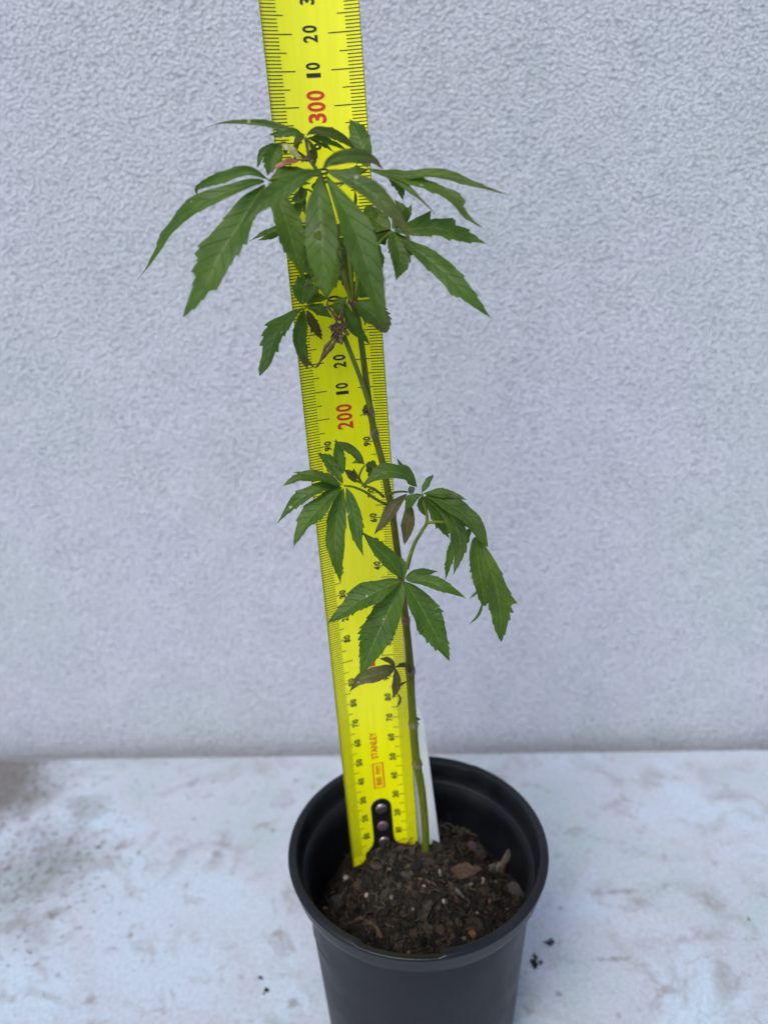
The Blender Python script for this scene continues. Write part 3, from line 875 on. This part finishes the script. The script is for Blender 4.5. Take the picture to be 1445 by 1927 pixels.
lrs = random.Random(21)
def leaflet(parent, pts, wpx, mat="leaf", tint=0.0, tip=0.0, yel=0.0, roll=None, teeth=10, amp=0.14, fold=0.34, curl=0.0, peak=0.92, q0=0.8, q1=1.15, hole=None, lobe=(), name="leaflet", up=0.55, label=None):
    """pts: (px, py, d) along the midrib from base to tip; wpx: full width in photo pixels"""
    P3 = [at(x, y, d) for x, y, d in pts]
    SUBT = 5
    N = teeth * SUBT
    path = catmull(P3, N)
    if roll is None: roll = lrs.uniform(-0.28, 0.28)
    COLS = 4
    ph = lrs.random() * 6; sd_ = lrs.random() * 50
    V = []; F = []; UV = []; T_ = []; D_ = []; Y_ = []
    acc = Vector((0, 0, 0))
    for i, p in enumerate(path):
        v = i / N
        t = (path[min(i + 1, N)] - path[max(i - 1, 0)]).normalized()
        view = (CC - p).normalized()
        nrm = (view * (1 - up) + Vector((0, -0.15, 1)) * up)
        nrm = nrm - t * nrm.dot(t)
        if nrm.length < 0.2: nrm = view - t * view.dot(t)
        nrm.normalize()
        if nrm.dot(view) < 0.35:
            nrm = (nrm + view * 0.6); nrm -= t * nrm.dot(t); nrm.normalize()
        lat = t.cross(nrm).normalized()
        lat = (mathutils.Matrix.Rotation(roll + curl * v, 3, t) @ lat)
        nl = lat.cross(t)
        # widen so that the drawn width is what the eye sees
        tv = (t - view * t.dot(view)).normalized() if (t - view * t.dot(view)).length > 1e-3 else t
        lp = lat - view * lat.dot(view); lp = lp - tv * lp.dot(tv)
        comp = min(1.6, 1.0 / max(0.45, lp.length))
        s = math.sin(math.pi * min(1, max(0, v)) ** peak)
        pk = 0.5 ** (1 / peak)
        pr = max(0, s) ** (q0 if v < pk else q1)
        hw = 0.5 * wpx * depth(p) / CF * comp * max(pr, 0.05 if v < 0.5 else 0.012)
        base_hw = 0.28
        if v < 0.25: hw = max(hw, base_hw * 0.8)
        for side in (-1, 1):
            pass
        row = []
        for k in range(-COLS, COLS + 1):
            side = 1 if k > 0 else -1
            a = abs(k) / COLS
            # saw teeth pointing to the tip
            phs = (i + (2 if side > 0 else 0)) % SUBT
            j = (i + (2 if side > 0 else 0)) // SUBT
            vary = 0.55 + 0.9 * noise.cell(Vector((j * 1.7 + sd_, side * 3.1, 0.5)))
            grow = min(1, max(0, (v - 0.16) * 3.0)) * (0.75 + 0.9 * v)
            tooth = (phs / (SUBT - 1)) * amp * grow * vary
            wmul = 1 - amp * 0.4 * grow + tooth
            for (lv, ls, la) in lobe:
                if ls == side:
                    dv = (lv - v)
                    if 0 <= dv < 0.16: wmul += la * (1 - dv / 0.16)
                    elif -0.05 < dv < 0: wmul -= la * 0.55 * (1 + dv / 0.05)
            wob = 1 + 0.10 * noise.noise(Vector((v * 6, side * 4.0, sd_)))
            wdt = hw * wob * (1 + (wmul - 1) * a)
            fwd = (phs / (SUBT - 1)) * amp * grow * hw * 0.9 * a ** 3
            lift = fold * hw * (a ** 1.3) - 0.30 * fold * hw * a ** 3 + 0.16 * hw * math.sin(v * 13 + ph + side) * a * a
            q = p + lat * (k / COLS * wdt) + nl * lift + t * fwd + nl * 0.3 * noise.noise(Vector((v * 4, a * side * 1.5, sd_ + 9)))
            V.append(q); UV.append((k / COLS, v))
            tt = tint + tip * max(0, (v - 0.38) / 0.62) ** 1.4 + 0.10 * noise.noise(Vector((v * 5, k * 0.4, sd_)))
            T_.append(max(0, min(1, tt)))
            Y_.append(max(0, min(1, yel + 0.25 * yel * noise.noise(Vector((v * 6, k * 0.5, sd_ + 3))))))
            dd = 0.0
            if hole:
                e = math.hypot((v - hole[0]) / hole[2], (k / COLS - hole[1]) / hole[3])
                dd = max(0, min(1, 1.7 - e)) * 0.9 if e > 0.9 else 0.9
                dd *= 0.35 + 0.7 * noise.noise(Vector((v * 40, k, 2)))
            if v > 0.985 and tip == 0: dd = max(dd, 0.3)
            D_.append(max(0, dd))
    W_ = 2 * COLS + 1
    for i in range(N):
        for k in range(W_ - 1):
            if hole:
                vc = (i + 0.5) / N; kc = (k + 0.5 - COLS) / COLS
                e = math.hypot((vc - hole[0]) / hole[2], (kc - hole[1]) / hole[3])
                if e < 1.0: continue
            F.append((i * W_ + k, i * W_ + k + 1, (i + 1) * W_ + k + 1, (i + 1) * W_ + k))
    o = mesh_obj(name, V, F, MAT[mat], parent, uv=UV, attrs={'tint': T_, 'dry': D_, 'yel': Y_})
    if label: o['label'] = label
    return o

def leaf(petiole, leaflets, col=GRN, pw=4.5, label=None, **common):
    """petiole: (px, py, d) from stem to hub; leaflets: list of (pts, width, options)"""
    o = stem_part("leaf", [(x, y, d, pw * (1.15 - 0.3 * i / (len(petiole) - 1))) for i, (x, y, d) in enumerate(petiole)], n=18, sides=8, cols=((0, col), (1, col)))
    if label: o['label'] = label
    for it in leaflets:
        pts, wd = it[0], it[1]; kw = dict(common)
        if len(it) > 2: kw.update(it[2])
        leaflet(o, pts, wd, **kw)
    return o

# ---- crown, left leaf
leaf([(600, 330, 0), (560, 330, 6), (530, 333, 10), (504, 339, 12)], [
    ([(503, 337, 12), (482, 326, 13), (459, 322, 13), (419, 334, 12), (387, 346, 10), (371, 355, 9), (371, 370, 9)], 21, dict(teeth=9, up=.35, q1=.8)),
    ([(497, 341, 12), (470, 346, 15), (439, 357, 17), (405, 370, 18), (374, 385, 18), (347, 407, 17), (315, 443, 15), (302, 464, 14), (277, 504, 13), (258, 527, 13)], 26, dict(teeth=12, q1=1.5, peak=.72, lobe=((.76, 1, .5),))),
    ([(498, 347, 12), (474, 384, 18), (444, 432, 24), (414, 479, 29), (389, 534, 33), (344, 598, 35)], 60, dict(teeth=13, amp=.15, q1=.85, peak=.98, lobe=((.74, 1, .18), (.78, -1, .20), (.63, 1, .28)), roll=.1)),
    ([(507, 345, 11), (522, 375, 13), (537, 409, 15), (556, 474, 17), (573, 530, 18)], 49, dict(teeth=11, yel=.18, peak=.9)),
    ([(510, 338, 10), (540, 324, 7), (572, 319, 4)], 20, dict(teeth=7, yel=.1)),
    ([(508, 341, 10), (545, 345, 6), (585, 345, 3)], 20, dict(teeth=7, yel=.1)),
])
# ---- crown, big front leaf
leaf([(612, 352, 4), (608, 338, 14), (603, 322, 22), (602, 320, 25)], [
    ([(600, 321, 25), (560, 338, 29), (520, 365, 33), (480, 397, 37), (454, 431, 40)], 36, dict(teeth=11, tip=.15, amp=.08)),
    ([(602, 324, 25), (601, 365, 30), (604, 423, 35), (608, 482, 39), (614, 552, 42)], 62, dict(teeth=12, amp=.07, hole=(.56, .22, .045, .20), peak=1.1, q1=.7, yel=.06, q0=1.25)),
    ([(610, 325, 25), (637, 371, 30), (664, 423, 34), (686, 482, 38), (703, 540, 41), (724, 612, 43)], 60, dict(teeth=13, amp=.06, peak=1.05, q0=1.2, q1=1.0, tip=.15)),
    ([(614, 321, 25), (656, 336, 28), (700, 362, 31), (734, 394, 33), (758, 426, 34), (776, 463, 35)], 34, dict(teeth=11, amp=.06, tip=.9, tint=.08)),
    ([(607, 319, 25), (624, 303, 24), (662, 294, 22), (700, 300, 20), (722, 320, 19)], 27, dict(teeth=9, amp=.05, tip=.9, tint=.12, up=.35)),
])
# ---- crown, topmost leaf
leaf([(583, 303, 1), (580, 285, 2), (577, 270, 3), (574, 258, 4)], [
    ([(572, 257, 4), (556, 250, 4), (540, 250, 3), (505, 254, 2)], 17, dict(teeth=7, up=.3)),
    ([(570, 258, 4), (548, 247, 1), (528, 239, 0), (489, 231, -2), (427, 230, -4), (387, 240, -4)], 12, dict(teeth=10, tint=.15, up=.2, q1=1.2, peak=.7)),
    ([(577, 255, 4), (589, 248, 2), (604, 247, 0), (638, 257, -3), (674, 285, -6)], 19, dict(teeth=8, tint=.3, tip=.5, up=.3)),
    ([(578, 260, 3), (604, 272, 0), (632, 289, -3)], 10, dict(teeth=7, yel=.1)),
    ([(580, 259, 3), (612, 265, -1), (657, 285, -5)], 11, dict(teeth=7)),
    ([(572, 260, 2), (562, 278, -2), (553, 300, -5)], 30, dict(teeth=7, tint=.55, yel=.2)),
    ([(577, 262, 2), (588, 285, -3), (592, 318, -6)], 20, dict(teeth=7, tint=.45, yel=.2)),
], col=(0.13, 0.16, 0.075), pw=6.5)
# young reddish shoot and pale sheath beside it
leaf([(578, 302, 2), (572, 301, 3), (566, 301, 4)], [
    ([(567, 301, 4), (553, 304, 5), (536, 307, 6), (511, 321, 7)], 11, dict(teeth=6, mat='red_leaf', amp=.03, label="young orange red leaflet")),
    ([(565, 299, 4), (556, 290, 4), (545, 280, 4), (528, 271, 3)], 13, dict(teeth=6, mat='pale_leaf', amp=.02)),
], pw=5)
# ---- small dark leaf hanging at the upper left
leaf([(580, 300, -2), (560, 285, -5), (540, 272, -6), (527, 270, -5)], [
    ([(527, 269, -5), (519, 286, -4), (511, 305, -2), (503, 331, 0)], 34, dict(teeth=8, amp=.16, up=.3)),
    ([(522, 271, -5), (505, 279, -5), (492, 293, -4), (484, 318, -3)], 15, dict(teeth=8, amp=.2, up=.3)),
    ([(527, 270, -6), (535, 280, -8), (541, 292, -9)], 14, dict(teeth=6)),
])
# ---- leaf on the right reaching out
leaf([(604, 340, -1), (640, 345, -3), (670, 330, -3), (694, 317, -2)], [
    ([(692, 315, -3), (684, 285, -6), (673, 252, -9), (658, 224, -11)], 40, dict(teeth=10, amp=.12, q0=.5, peak=1.15, up=.2)),
    ([(697, 320, -2), (730, 328, 3), (763, 331, 7), (807, 328, 10), (851, 333, 12), (894, 348, 14), (957, 367, 16)], 19, dict(teeth=12, yel=.12, tip=.3, q1=1.2)),
    ([(696, 321, -2), (746, 330, 6), (807, 352, 12), (851, 374, 16), (880, 409, 18), (913, 433, 20)], 21, dict(teeth=11, yel=.2, tip=.3, peak=1.1, lobe=((.78, -1, .9),))),
    ([(694, 319, -1), (723, 328, 5), (763, 351, 10), (793, 377, 14), (818, 402, 16)], 11, dict(teeth=8, tip=.3)),
    ([(725, 330, 2), (742, 341, 3), (752, 357, 4), (759, 378, 4)], 20, dict(teeth=7, yel=.15)),
    ([(690, 318, -2), (668, 322, -1), (642, 327, 0), (625, 334, 1)], 13, dict(teeth=6)),
    ([(690, 320, -2), (662, 338, -4), (636, 352, -5)], 9, dict(teeth=6, tint=.3)),
])
# ---- lower right leaf of the crown
leaf([(672, 560, 3), (690, 500, 2), (715, 455, 1), (738, 435, 2)], [
    ([(741, 433, 2), (760, 433, 4), (792, 429, 6), (822, 429, 8), (862, 441, 10), (915, 459, 12)], 34, dict(teeth=10, amp=.2, lobe=((.62, -1, .45), (.38, -1, .6)), q1=.95)),
    ([(744, 437, 2), (770, 460, 7), (795, 478, 12), (836, 512, 17), (872, 549, 21), (924, 599, 24)], 38, dict(teeth=12, amp=.12, peak=1.2, lobe=((.74, 1, .25),))),
    ([(741, 436, 2), (747, 455, 5), (753, 480, 8), (752, 503, 9), (745, 528, 9)], 42, dict(teeth=9, q0=.6, yel=.12, lobe=((.8, -1, .2),))),
    ([(739, 431, 1), (752, 412, -2), (757, 396, -4), (742, 375, -6)], 22, dict(teeth=7)),
    ([(743, 431, 1), (757, 415, -2), (767, 401, -4), (775, 384, -5)], 20, dict(teeth=6)),
    ([(735, 431, 1), (711, 418, -1), (690, 396, -2)], 36, dict(teeth=8, yel=.3)),
    ([(735, 434, 1), (710, 433, 0), (684, 432, -1)], 10, dict(teeth=6, yel=.15)),
    ([(735, 436, 1), (712, 439, -1), (690, 448, -2)], 17, dict(teeth=6, yel=.5)),
    ([(738, 438, 0), (724, 448, -3), (700, 455, -5)], 26, dict(teeth=7)),
])
# ---- dark leaves deep in the crown
leaf([(630, 440, -2), (600, 430, -7), (570, 420, -8), (545, 426, -7)], [
    ([(545, 426, -7), (520, 430, -4), (497, 440, -2), (469, 454, 0)], 10, dict(teeth=6)),
    ([(545, 428, -7), (520, 440, -5), (500, 448, -4), (484, 453, -3)], 12, dict(teeth=6)),
    ([(550, 426, -8), (566, 455, -9), (580, 500, -9)], 34, dict(teeth=7)),
    ([(552, 424, -8), (580, 450, -8), (600, 490, -8)], 30, dict(teeth=7, tint=.2)),
    ([(553, 420, -8), (560, 395, -9), (566, 365, -9)], 18, dict(teeth=7, tint=.3)),
    ([(565, 345, -8), (569, 372, -8), (574, 404, -7)], 13, dict(teeth=6, tint=.25)),
])
leaf([(622, 400, -1), (605, 380, -4), (588, 362, -6), (578, 356, -7)], [
    ([(578, 356, -7), (572, 364, -8), (560, 374, -8), (548, 378, -8)], 22, dict(teeth=6)),
    ([(586, 352, -6), (600, 350, -5), (612, 352, -4)], 18, dict(teeth=6)),
    ([(672, 310, -5), (668, 325, -6), (660, 345, -7)], 14, dict(teeth=6, tint=.6)),
    ([(668, 360, -7), (669, 375, -7), (668, 394, -8)], 6, dict(teeth=6, tint=.3)),
])
leaf([(640, 480, 0), (625, 485, -3), (608, 490, -5), (600, 495, -6)], [
    ([(600, 495, -6), (585, 500, -7), (570, 512, -8)], 30, dict(teeth=7)),
    ([(602, 495, -6), (605, 520, -5), (607, 548, -4)], 36, dict(teeth=7, yel=.2)),
    ([(605, 493, -6), (625, 505, -6), (645, 530, -6)], 30, dict(teeth=7)),
    ([(600, 490, -7), (580, 470, -8), (566, 455, -9)], 30, dict(teeth=7)),
    ([(606, 488, -6), (628, 470, -7), (650, 445, -8)], 30, dict(teeth=7, tint=.3)),
])
leaf([(655, 500, 0), (666, 470, -4), (672, 440, -7), (676, 420, -8)], [
    ([(676, 420, -8), (668, 450, -9), (665, 490, -9)], 20, dict(teeth=7, tint=.3, yel=.2)),
    ([(678, 420, -8), (690, 460, -9), (704, 480, -9)], 26, dict(teeth=7)),
    ([(690, 470, -9), (706, 500, -9), (714, 540, -9)], 18, dict(teeth=9, amp=.25)),
    ([(680, 410, -8), (700, 400, -8), (722, 402, -8)], 20, dict(teeth=7, yel=.3)),
])
leaf([(646, 470, 2), (632, 466, 6), (618, 462, 10), (608, 462, 14)], [
    ([(608, 462, 15), (613, 500, 18), (615, 535, 20), (616, 563, 21)], 58, dict(teeth=10, yel=.55)),
    ([(600, 470, 8), (588, 490, 5), (576, 508, 3)], 34, dict(teeth=7, yel=.2)),
    ([(622, 455, 4), (640, 480, 0), (652, 520, -4), (655, 556, -6)], 36, dict(teeth=8, yel=.35, tint=.35)),
    ([(610, 455, 6), (590, 440, 2), (570, 432, -2)], 30, dict(teeth=7, yel=.3)),
    ([(624, 450, 2), (648, 430, -4), (668, 420, -8)], 30, dict(teeth=7, tint=.2, yel=.2)),
])
leaf([(668, 540, 3), (680, 500, -2), (690, 470, -6), (694, 455, -7)], [
    ([(694, 455, -7), (684, 490, -8), (676, 540, -7)], 34, dict(teeth=8, yel=.3)),
    ([(696, 452, -7), (708, 478, -8), (716, 520, -8)], 26, dict(teeth=9, amp=.25)),
    ([(692, 450, -7), (676, 462, -9), (664, 500, -9)], 30, dict(teeth=7, tint=.3, yel=.2)),
])
# ---- small leaf below the crown, left
leaf([(652, 560, 1), (625, 575, -2), (598, 580, -3), (573, 577, -3)], [
    ([(570, 579, -3), (551, 594, 1), (524, 621, 5), (511, 650, 8), (503, 679, 10), (489, 708, 12)], 35, dict(teeth=10, amp=.2, peak=1.15, lobe=((.45, 1, .2),), q1=.8)),
    ([(572, 582, -3), (567, 609, -1), (563, 642, 1), (569, 667, 2), (579, 695, 3)], 27, dict(teeth=9, tip=.7, q1=.8)),
    ([(569, 668, 2), (580, 682, 3), (594, 693, 3)], 7, dict(teeth=6, tint=.6)),
    ([(578, 576, -3), (599, 583, -1), (626, 599, 1)], 20, dict(teeth=8, yel=.15)),
    ([(577, 572, -3), (595, 563, -3), (620, 561, -3)], 16, dict(teeth=7, yel=.6, tint=.2)),
    ([(576, 569, -3), (588, 549, -4), (607, 535, -5)], 24, dict(teeth=7, yel=.2)),
    ([(569, 573, -4), (572, 545, -7), (583, 512, -9)], 42, dict(teeth=8)),
    ([(578, 584, -5), (588, 609, -6), (607, 640, -6)], 20, dict(teeth=9, amp=.3, tint=1.0, label="dark brown withered leaflet")),
])
# ---- leaf at the upper node, right
leaf([(666, 570, 2), (668, 570, 3), (670, 569, 4)], [
    ([(671, 568, 4), (694, 585, 6), (714, 604, 8), (727, 626, 9)], 46, dict(teeth=10, tip=.7, yel=.1, q0=.5, peak=1.15, q1=.7)),
    ([(651, 571, 4), (656, 596, 6), (669, 622, 8), (696, 647, 9)], 26, dict(teeth=9, yel=.12)),
    ([(650, 562, 3), (640, 573, 4), (635, 597, 5)], 24, dict(teeth=7, yel=.15)),
    ([(676, 560, 2), (688, 548, -1), (704, 545, -3)], 44, dict(teeth=8, yel=.2)),
])
# ---- withered leaves at the branch tip
dm = empty  # (curled strips)
mb = MB(); rs = random.Random(8)
def dry_strip(pts, w_, col):
    P3 = [at(*p) for p in pts]; path = catmull(P3, 18)
    vv, ff = tube(path, lambda u: (0.25 + 0.75 * math.sin(math.pi * (0.1 + 0.85 * u)) + 0.15 * math.sin(u * 21)) * w_ * 0.5 * 0.19, 6)
    mb.add(vv, ff, col)
DB = (0.13, 0.085, 0.048)
dry_strip([(634, 628, 8), (620, 645, 9), (612, 655, 9), (605, 676, 9), (594, 692, 9)], 6, DB)
dry_strip([(636, 632, 8), (629, 645, 10), (622, 656, 10), (608, 672, 10), (597, 690, 10)], 7, (0.10, 0.065, 0.04))
dry_strip([(636, 612, 7), (628, 592, 6), (616, 575, 5), (620, 561, 4)], 5, DB)
dry_strip([(645, 608, 7), (643, 593, 7), (645, 578, 7)], 7, (0.17, 0.11, 0.06))
dry_strip([(640, 635, 8), (642, 642, 9), (643, 648, 9)], 8, (0.17, 0.12, 0.06))
dry_strip([(631, 617, 8), (624, 612, 9), (623, 620, 9), (630, 622, 9)], 3.5, (0.14, 0.09, 0.03))
for i in range(34):
    x, y = 640 + rs.gauss(0, 8), 620 + rs.gauss(0, 8)
    dry_strip([(x, y, 7), (x + rs.uniform(-8, 8), y + rs.uniform(-8, 8), 9), (x + rs.uniform(-10, 10), y + rs.uniform(-9, 9), 8)], rs.uniform(2.5, 5.5),
              tuple(c * rs.uniform(0.6, 1.5) for c in DB))
o = mb.obj("withered_leaf", MAT['stem'], plant); o['label'] = "brown withered leaf cluster at the branch tip"

# ---- middle tier, left leaf
leaf([(727, 950, 2), (705, 938, 8), (686, 925, 12), (664, 916, 15), (647, 914, 16)], [
    ([(644, 913, 16), (620, 904, 17), (590, 894, 17), (553, 889, 16)], 19, dict(teeth=9)),
    ([(645, 910, 16), (632, 887, 14), (615, 862, 12)], 16, dict(teeth=8)),
    ([(640, 915, 15), (608, 917, 17), (568, 936, 19), (541, 962, 21), (521, 986, 23)], 25, dict(teeth=10)),
    ([(643, 917, 16), (609, 947, 20), (581, 978, 24), (564, 1003, 27), (552, 1031, 29)], 37, dict(teeth=11, amp=.10)),
    ([(646, 919, 16), (637, 955, 19), (632, 994, 22), (632, 1033, 25), (641, 1099, 28)], 38, dict(teeth=12, amp=.10, yel=.12)),
    ([(652, 918, 16), (661, 947, 19), (669, 984, 22), (674, 1017, 24), (684, 1047, 26)], 28, dict(teeth=10, amp=.12)),
    ([(640, 913, 14), (614, 914, 13), (597, 920, 13)], 22, dict(teeth=7)),
], pw=5)
leaf([(722, 935, 1), (704, 920, 4), (690, 915, 6), (672, 905, 6), (655, 895, 5)], [
    ([(640, 892, 4), (630, 880, 4), (616, 866, 4), (598, 853, 4)], 24, dict(teeth=8, yel=.1)),
    ([(645, 892, 4), (641, 868, 3), (636, 845, 2), (632, 826, 2)], 22, dict(teeth=8)),
    ([(604, 904, 5), (580, 899, 7), (558, 901, 8), (531, 916, 9)], 16, dict(teeth=8, tint=.1)),
    ([(652, 884, 5), (660, 895, 6), (665, 905, 7)], 14, dict(teeth=6, tint=.6)),
])
leaf([(688, 918, 5), (676, 900, 5), (680, 885, 5), (686, 876, 5)], [
    ([(685, 874, 5), (668, 853, 4), (650, 840, 4), (627, 829, 4)], 18, dict(teeth=9, tint=.2)),
    ([(690, 875, 5), (702, 877, 2), (714, 885, 1)], 14, dict(teeth=6, yel=.3, tint=.2)),
    ([(689, 878, 5), (695, 888, 3), (699, 902, 2)], 14, dict(teeth=6, yel=.3, tint=.2)),
    ([(683, 872, 5), (672, 869, 5), (661, 872, 5)], 8, dict(teeth=6, yel=.3)),
    ([(676, 903, 7), (668, 893, 7), (665, 880, 7)], 8, dict(teeth=6, tint=.5)),
    ([(670, 908, 7), (660, 896, 7), (646, 883, 7)], 13, dict(teeth=6, tint=.65)),
])
# ---- middle tier, leaf arching over the stem with purple leaflets
leaf([(730, 930, 2), (745, 926, 5), (758, 925, 8), (766, 926, 9)], [
    ([(784, 916, 9), (768, 899, 10), (752, 890, 12), (724, 888, 13), (702, 900, 14), (678, 917, 14)], 30, dict(teeth=9, amp=.06, up=.35, tip=.2)),
    ([(780, 912, 9), (765, 893, 8), (757, 880, 7), (746, 862, 6)], 12, dict(teeth=7)),
    ([(765, 930, 9), (744, 951, 11), (724, 980, 13), (704, 1006, 14)], 23, dict(teeth=9, tint=.85, amp=.08, label="purplish brown leaflet")),
    ([(769, 946, 9), (769, 973, 11), (761, 1027, 12)], 25, dict(teeth=8, tint=.85, amp=.06, label="purplish brown leaflet")),
])
# ---- middle tier, right leaf and the long drooping leaf
leaf([(766, 1070, 8), (778, 1028, 10), (795, 997, 11), (803, 984, 12), (803, 968, 12), (796, 940, 12), (794, 930, 13)], [
    ([(794, 927, 13), (804, 909, 11), (816, 892, 9)], 13, dict(teeth=6)),
    ([(797, 929, 13), (835, 929, 15), (857, 935, 16), (879, 941, 17)], 17, dict(teeth=9)),
    ([(792, 931, 13), (774, 942, 13), (761, 959, 12)], 19, dict(teeth=7)),
    ([(795, 932, 13), (795, 951, 12), (802, 972, 11)], 20, dict(teeth=6, yel=.1)),
    ([(799, 934, 12), (817, 962, 12), (831, 990, 12), (846, 1014, 12)], 24, dict(teeth=10, amp=.2)),
    ([(800, 934, 13), (838, 957, 17), (858, 991, 20), (866, 1030, 22), (853, 1082, 23)], 33, dict(teeth=11, amp=.16, tip=.3, tint=.1)),
    ([(802, 932, 13), (840, 946, 18), (878, 972, 22), (900, 1000, 24), (918, 1030, 25)], 33, dict(teeth=10, amp=.05, tint=.12, q1=.7)),
], pw=6.5)
leaf([(803, 984, 12), (812, 983, 13), (830, 982, 14), (870, 985, 17), (898, 1003, 20)], [
    ([(899, 1003, 22), (909, 1034, 24), (924, 1075, 26), (935, 1112, 27), (941, 1152, 27), (942, 1208, 26)], 44, dict(teeth=13, amp=.2, yel=.12, tint=.08, peak=1.3, q1=1.0, q0=.75, lobe=((.62, -1, .2),))),
    ([(895, 1010, 21), (898, 1042, 22), (904, 1085, 23), (912, 1141, 23)], 34, dict(teeth=12, amp=.22, tint=.1, yel=.1, q1=.6, q0=.45)),
    ([(904, 1109, 22), (894, 1117, 22), (883, 1127, 22)], 5, dict(teeth=6)),
    ([(909, 1132, 22), (899, 1159, 22), (881, 1176, 22)], 6, dict(teeth=6)),
    ([(886, 995, 19), (880, 1010, 17), (872, 1023, 15)], 14, dict(teeth=6)),
    ([(858, 1004, 15), (848, 1040, 14), (838, 1091, 13)], 16, dict(teeth=11, amp=.25, yel=.12)),
    ([(906, 998, 21), (911, 1000, 21), (914, 1006, 21)], 5, dict(teeth=6, tint=.5)),
], pw=6)
# ---- front leaf low on the stem
leaf([(777, 1030, 9), (770, 1048, 12), (764, 1066, 16), (759, 1089, 20)], [
    ([(757, 1087, 20), (735, 1057, 21), (709, 1030, 22), (680, 1000, 22)], 32, dict(teeth=11, amp=.09)),
    ([(755, 1092, 20), (717, 1109, 23), (672, 1133, 26), (616, 1174, 29)], 45, dict(teeth=17, amp=.12)),
    ([(757, 1094, 20), (738, 1136, 24), (715, 1185, 28), (695, 1230, 31), (677, 1275, 33)], 62, dict(teeth=19, amp=.13, roll=0)),
    ([(762, 1095, 20), (790, 1138, 23), (816, 1187, 26), (834, 1221, 28), (846, 1245, 29)], 54, dict(teeth=17, amp=.13, roll=0)),
    ([(764, 1091, 20), (798, 1093, 22), (832, 1103, 24), (877, 1126, 25)], 24, dict(teeth=10, amp=.09, tip=.15)),
    ([(762, 1089, 20), (780, 1079, 19), (803, 1077, 18), (824, 1075, 17)], 15, dict(teeth=8)),
    ([(759, 1087, 20), (757, 1065, 18), (748, 1045, 16)], 18, dict(teeth=7)),
], pw=6)
# ---- small purple leaf near the pot
leaf([(771, 1262, 2), (762, 1254, 6), (753, 1254, 8), (745, 1255, 9)], [
    ([(744, 1255, 9), (725, 1263, 11), (706, 1270, 12), (678, 1279, 13), (655, 1305, 14)], 29, dict(teeth=10, tint=.7, amp=.06, q1=1.5, peak=.8)),
    ([(743, 1253, 9), (732, 1243, 9), (713, 1239, 9)], 11, dict(teeth=7, tint=.75)),
    ([(744, 1258, 9), (747, 1284, 11), (739, 1316, 12)], 17, dict(teeth=8, tint=.95, amp=.05)),
    ([(746, 1254, 9), (757, 1250, 7), (767, 1251, 4)], 7, dict(teeth=6, tint=.6)),
    ([(766, 1282, 5), (751, 1291, 8), (745, 1302, 9)], 5, dict(teeth=6, tint=1.0)),
    ([(746, 1303, 9), (753, 1314, 10), (751, 1324, 10), (744, 1333, 10)], 4.5, dict(teeth=6, tint=1.0)),
], col=(0.085, 0.06, 0.035), label="small purplish brown leaf")

# ------------------------------------------------------------------ soil crumbs dropped on the bench
def crumb(px, py, size, seed, label):
    P = at_z(px, py, 0)
    mb = MB(); r3 = random.Random(seed)
    for i in range(9):
        q = P + Vector((r3.gauss(0, size * .6), r3.gauss(0, size * .6), size * 0.22))
        vv, ff = rock(q, (size * r3.uniform(.2, .75), size * r3.uniform(.2, .5), size * r3.uniform(.2, .4)), seed * 3.7 + i * 1.9, 2, 0.8); mb.add(vv, ff, (0.025, 0.024, 0.022))
    o = mb.obj("soil_crumb", MAT['soil'], None, smooth=False); tag(o, label, "soil crumb", "soil crumbs dropped on the bench")
crumb(1032, 1775, 2.0, 1, "black soil crumb on the bench right of the pot rim")
crumb(1004, 1812, 2.4, 2, "black soil crumb on the bench touching the right side of the pot")
crumb(499, 1865, 1.25, 3, "black soil crumb on the bench left of the pot, lower of two")
crumb(491, 1842, 0.9, 4, "grey black soil crumb on the bench left of the pot, upper of two")
crumb(186, 1594, 1.2, 5, "dark crumb on the bench at the far left beside the mildew")
crumb(1408, 1729, 0.8, 6, "small dark crumb on the bench at the far right")
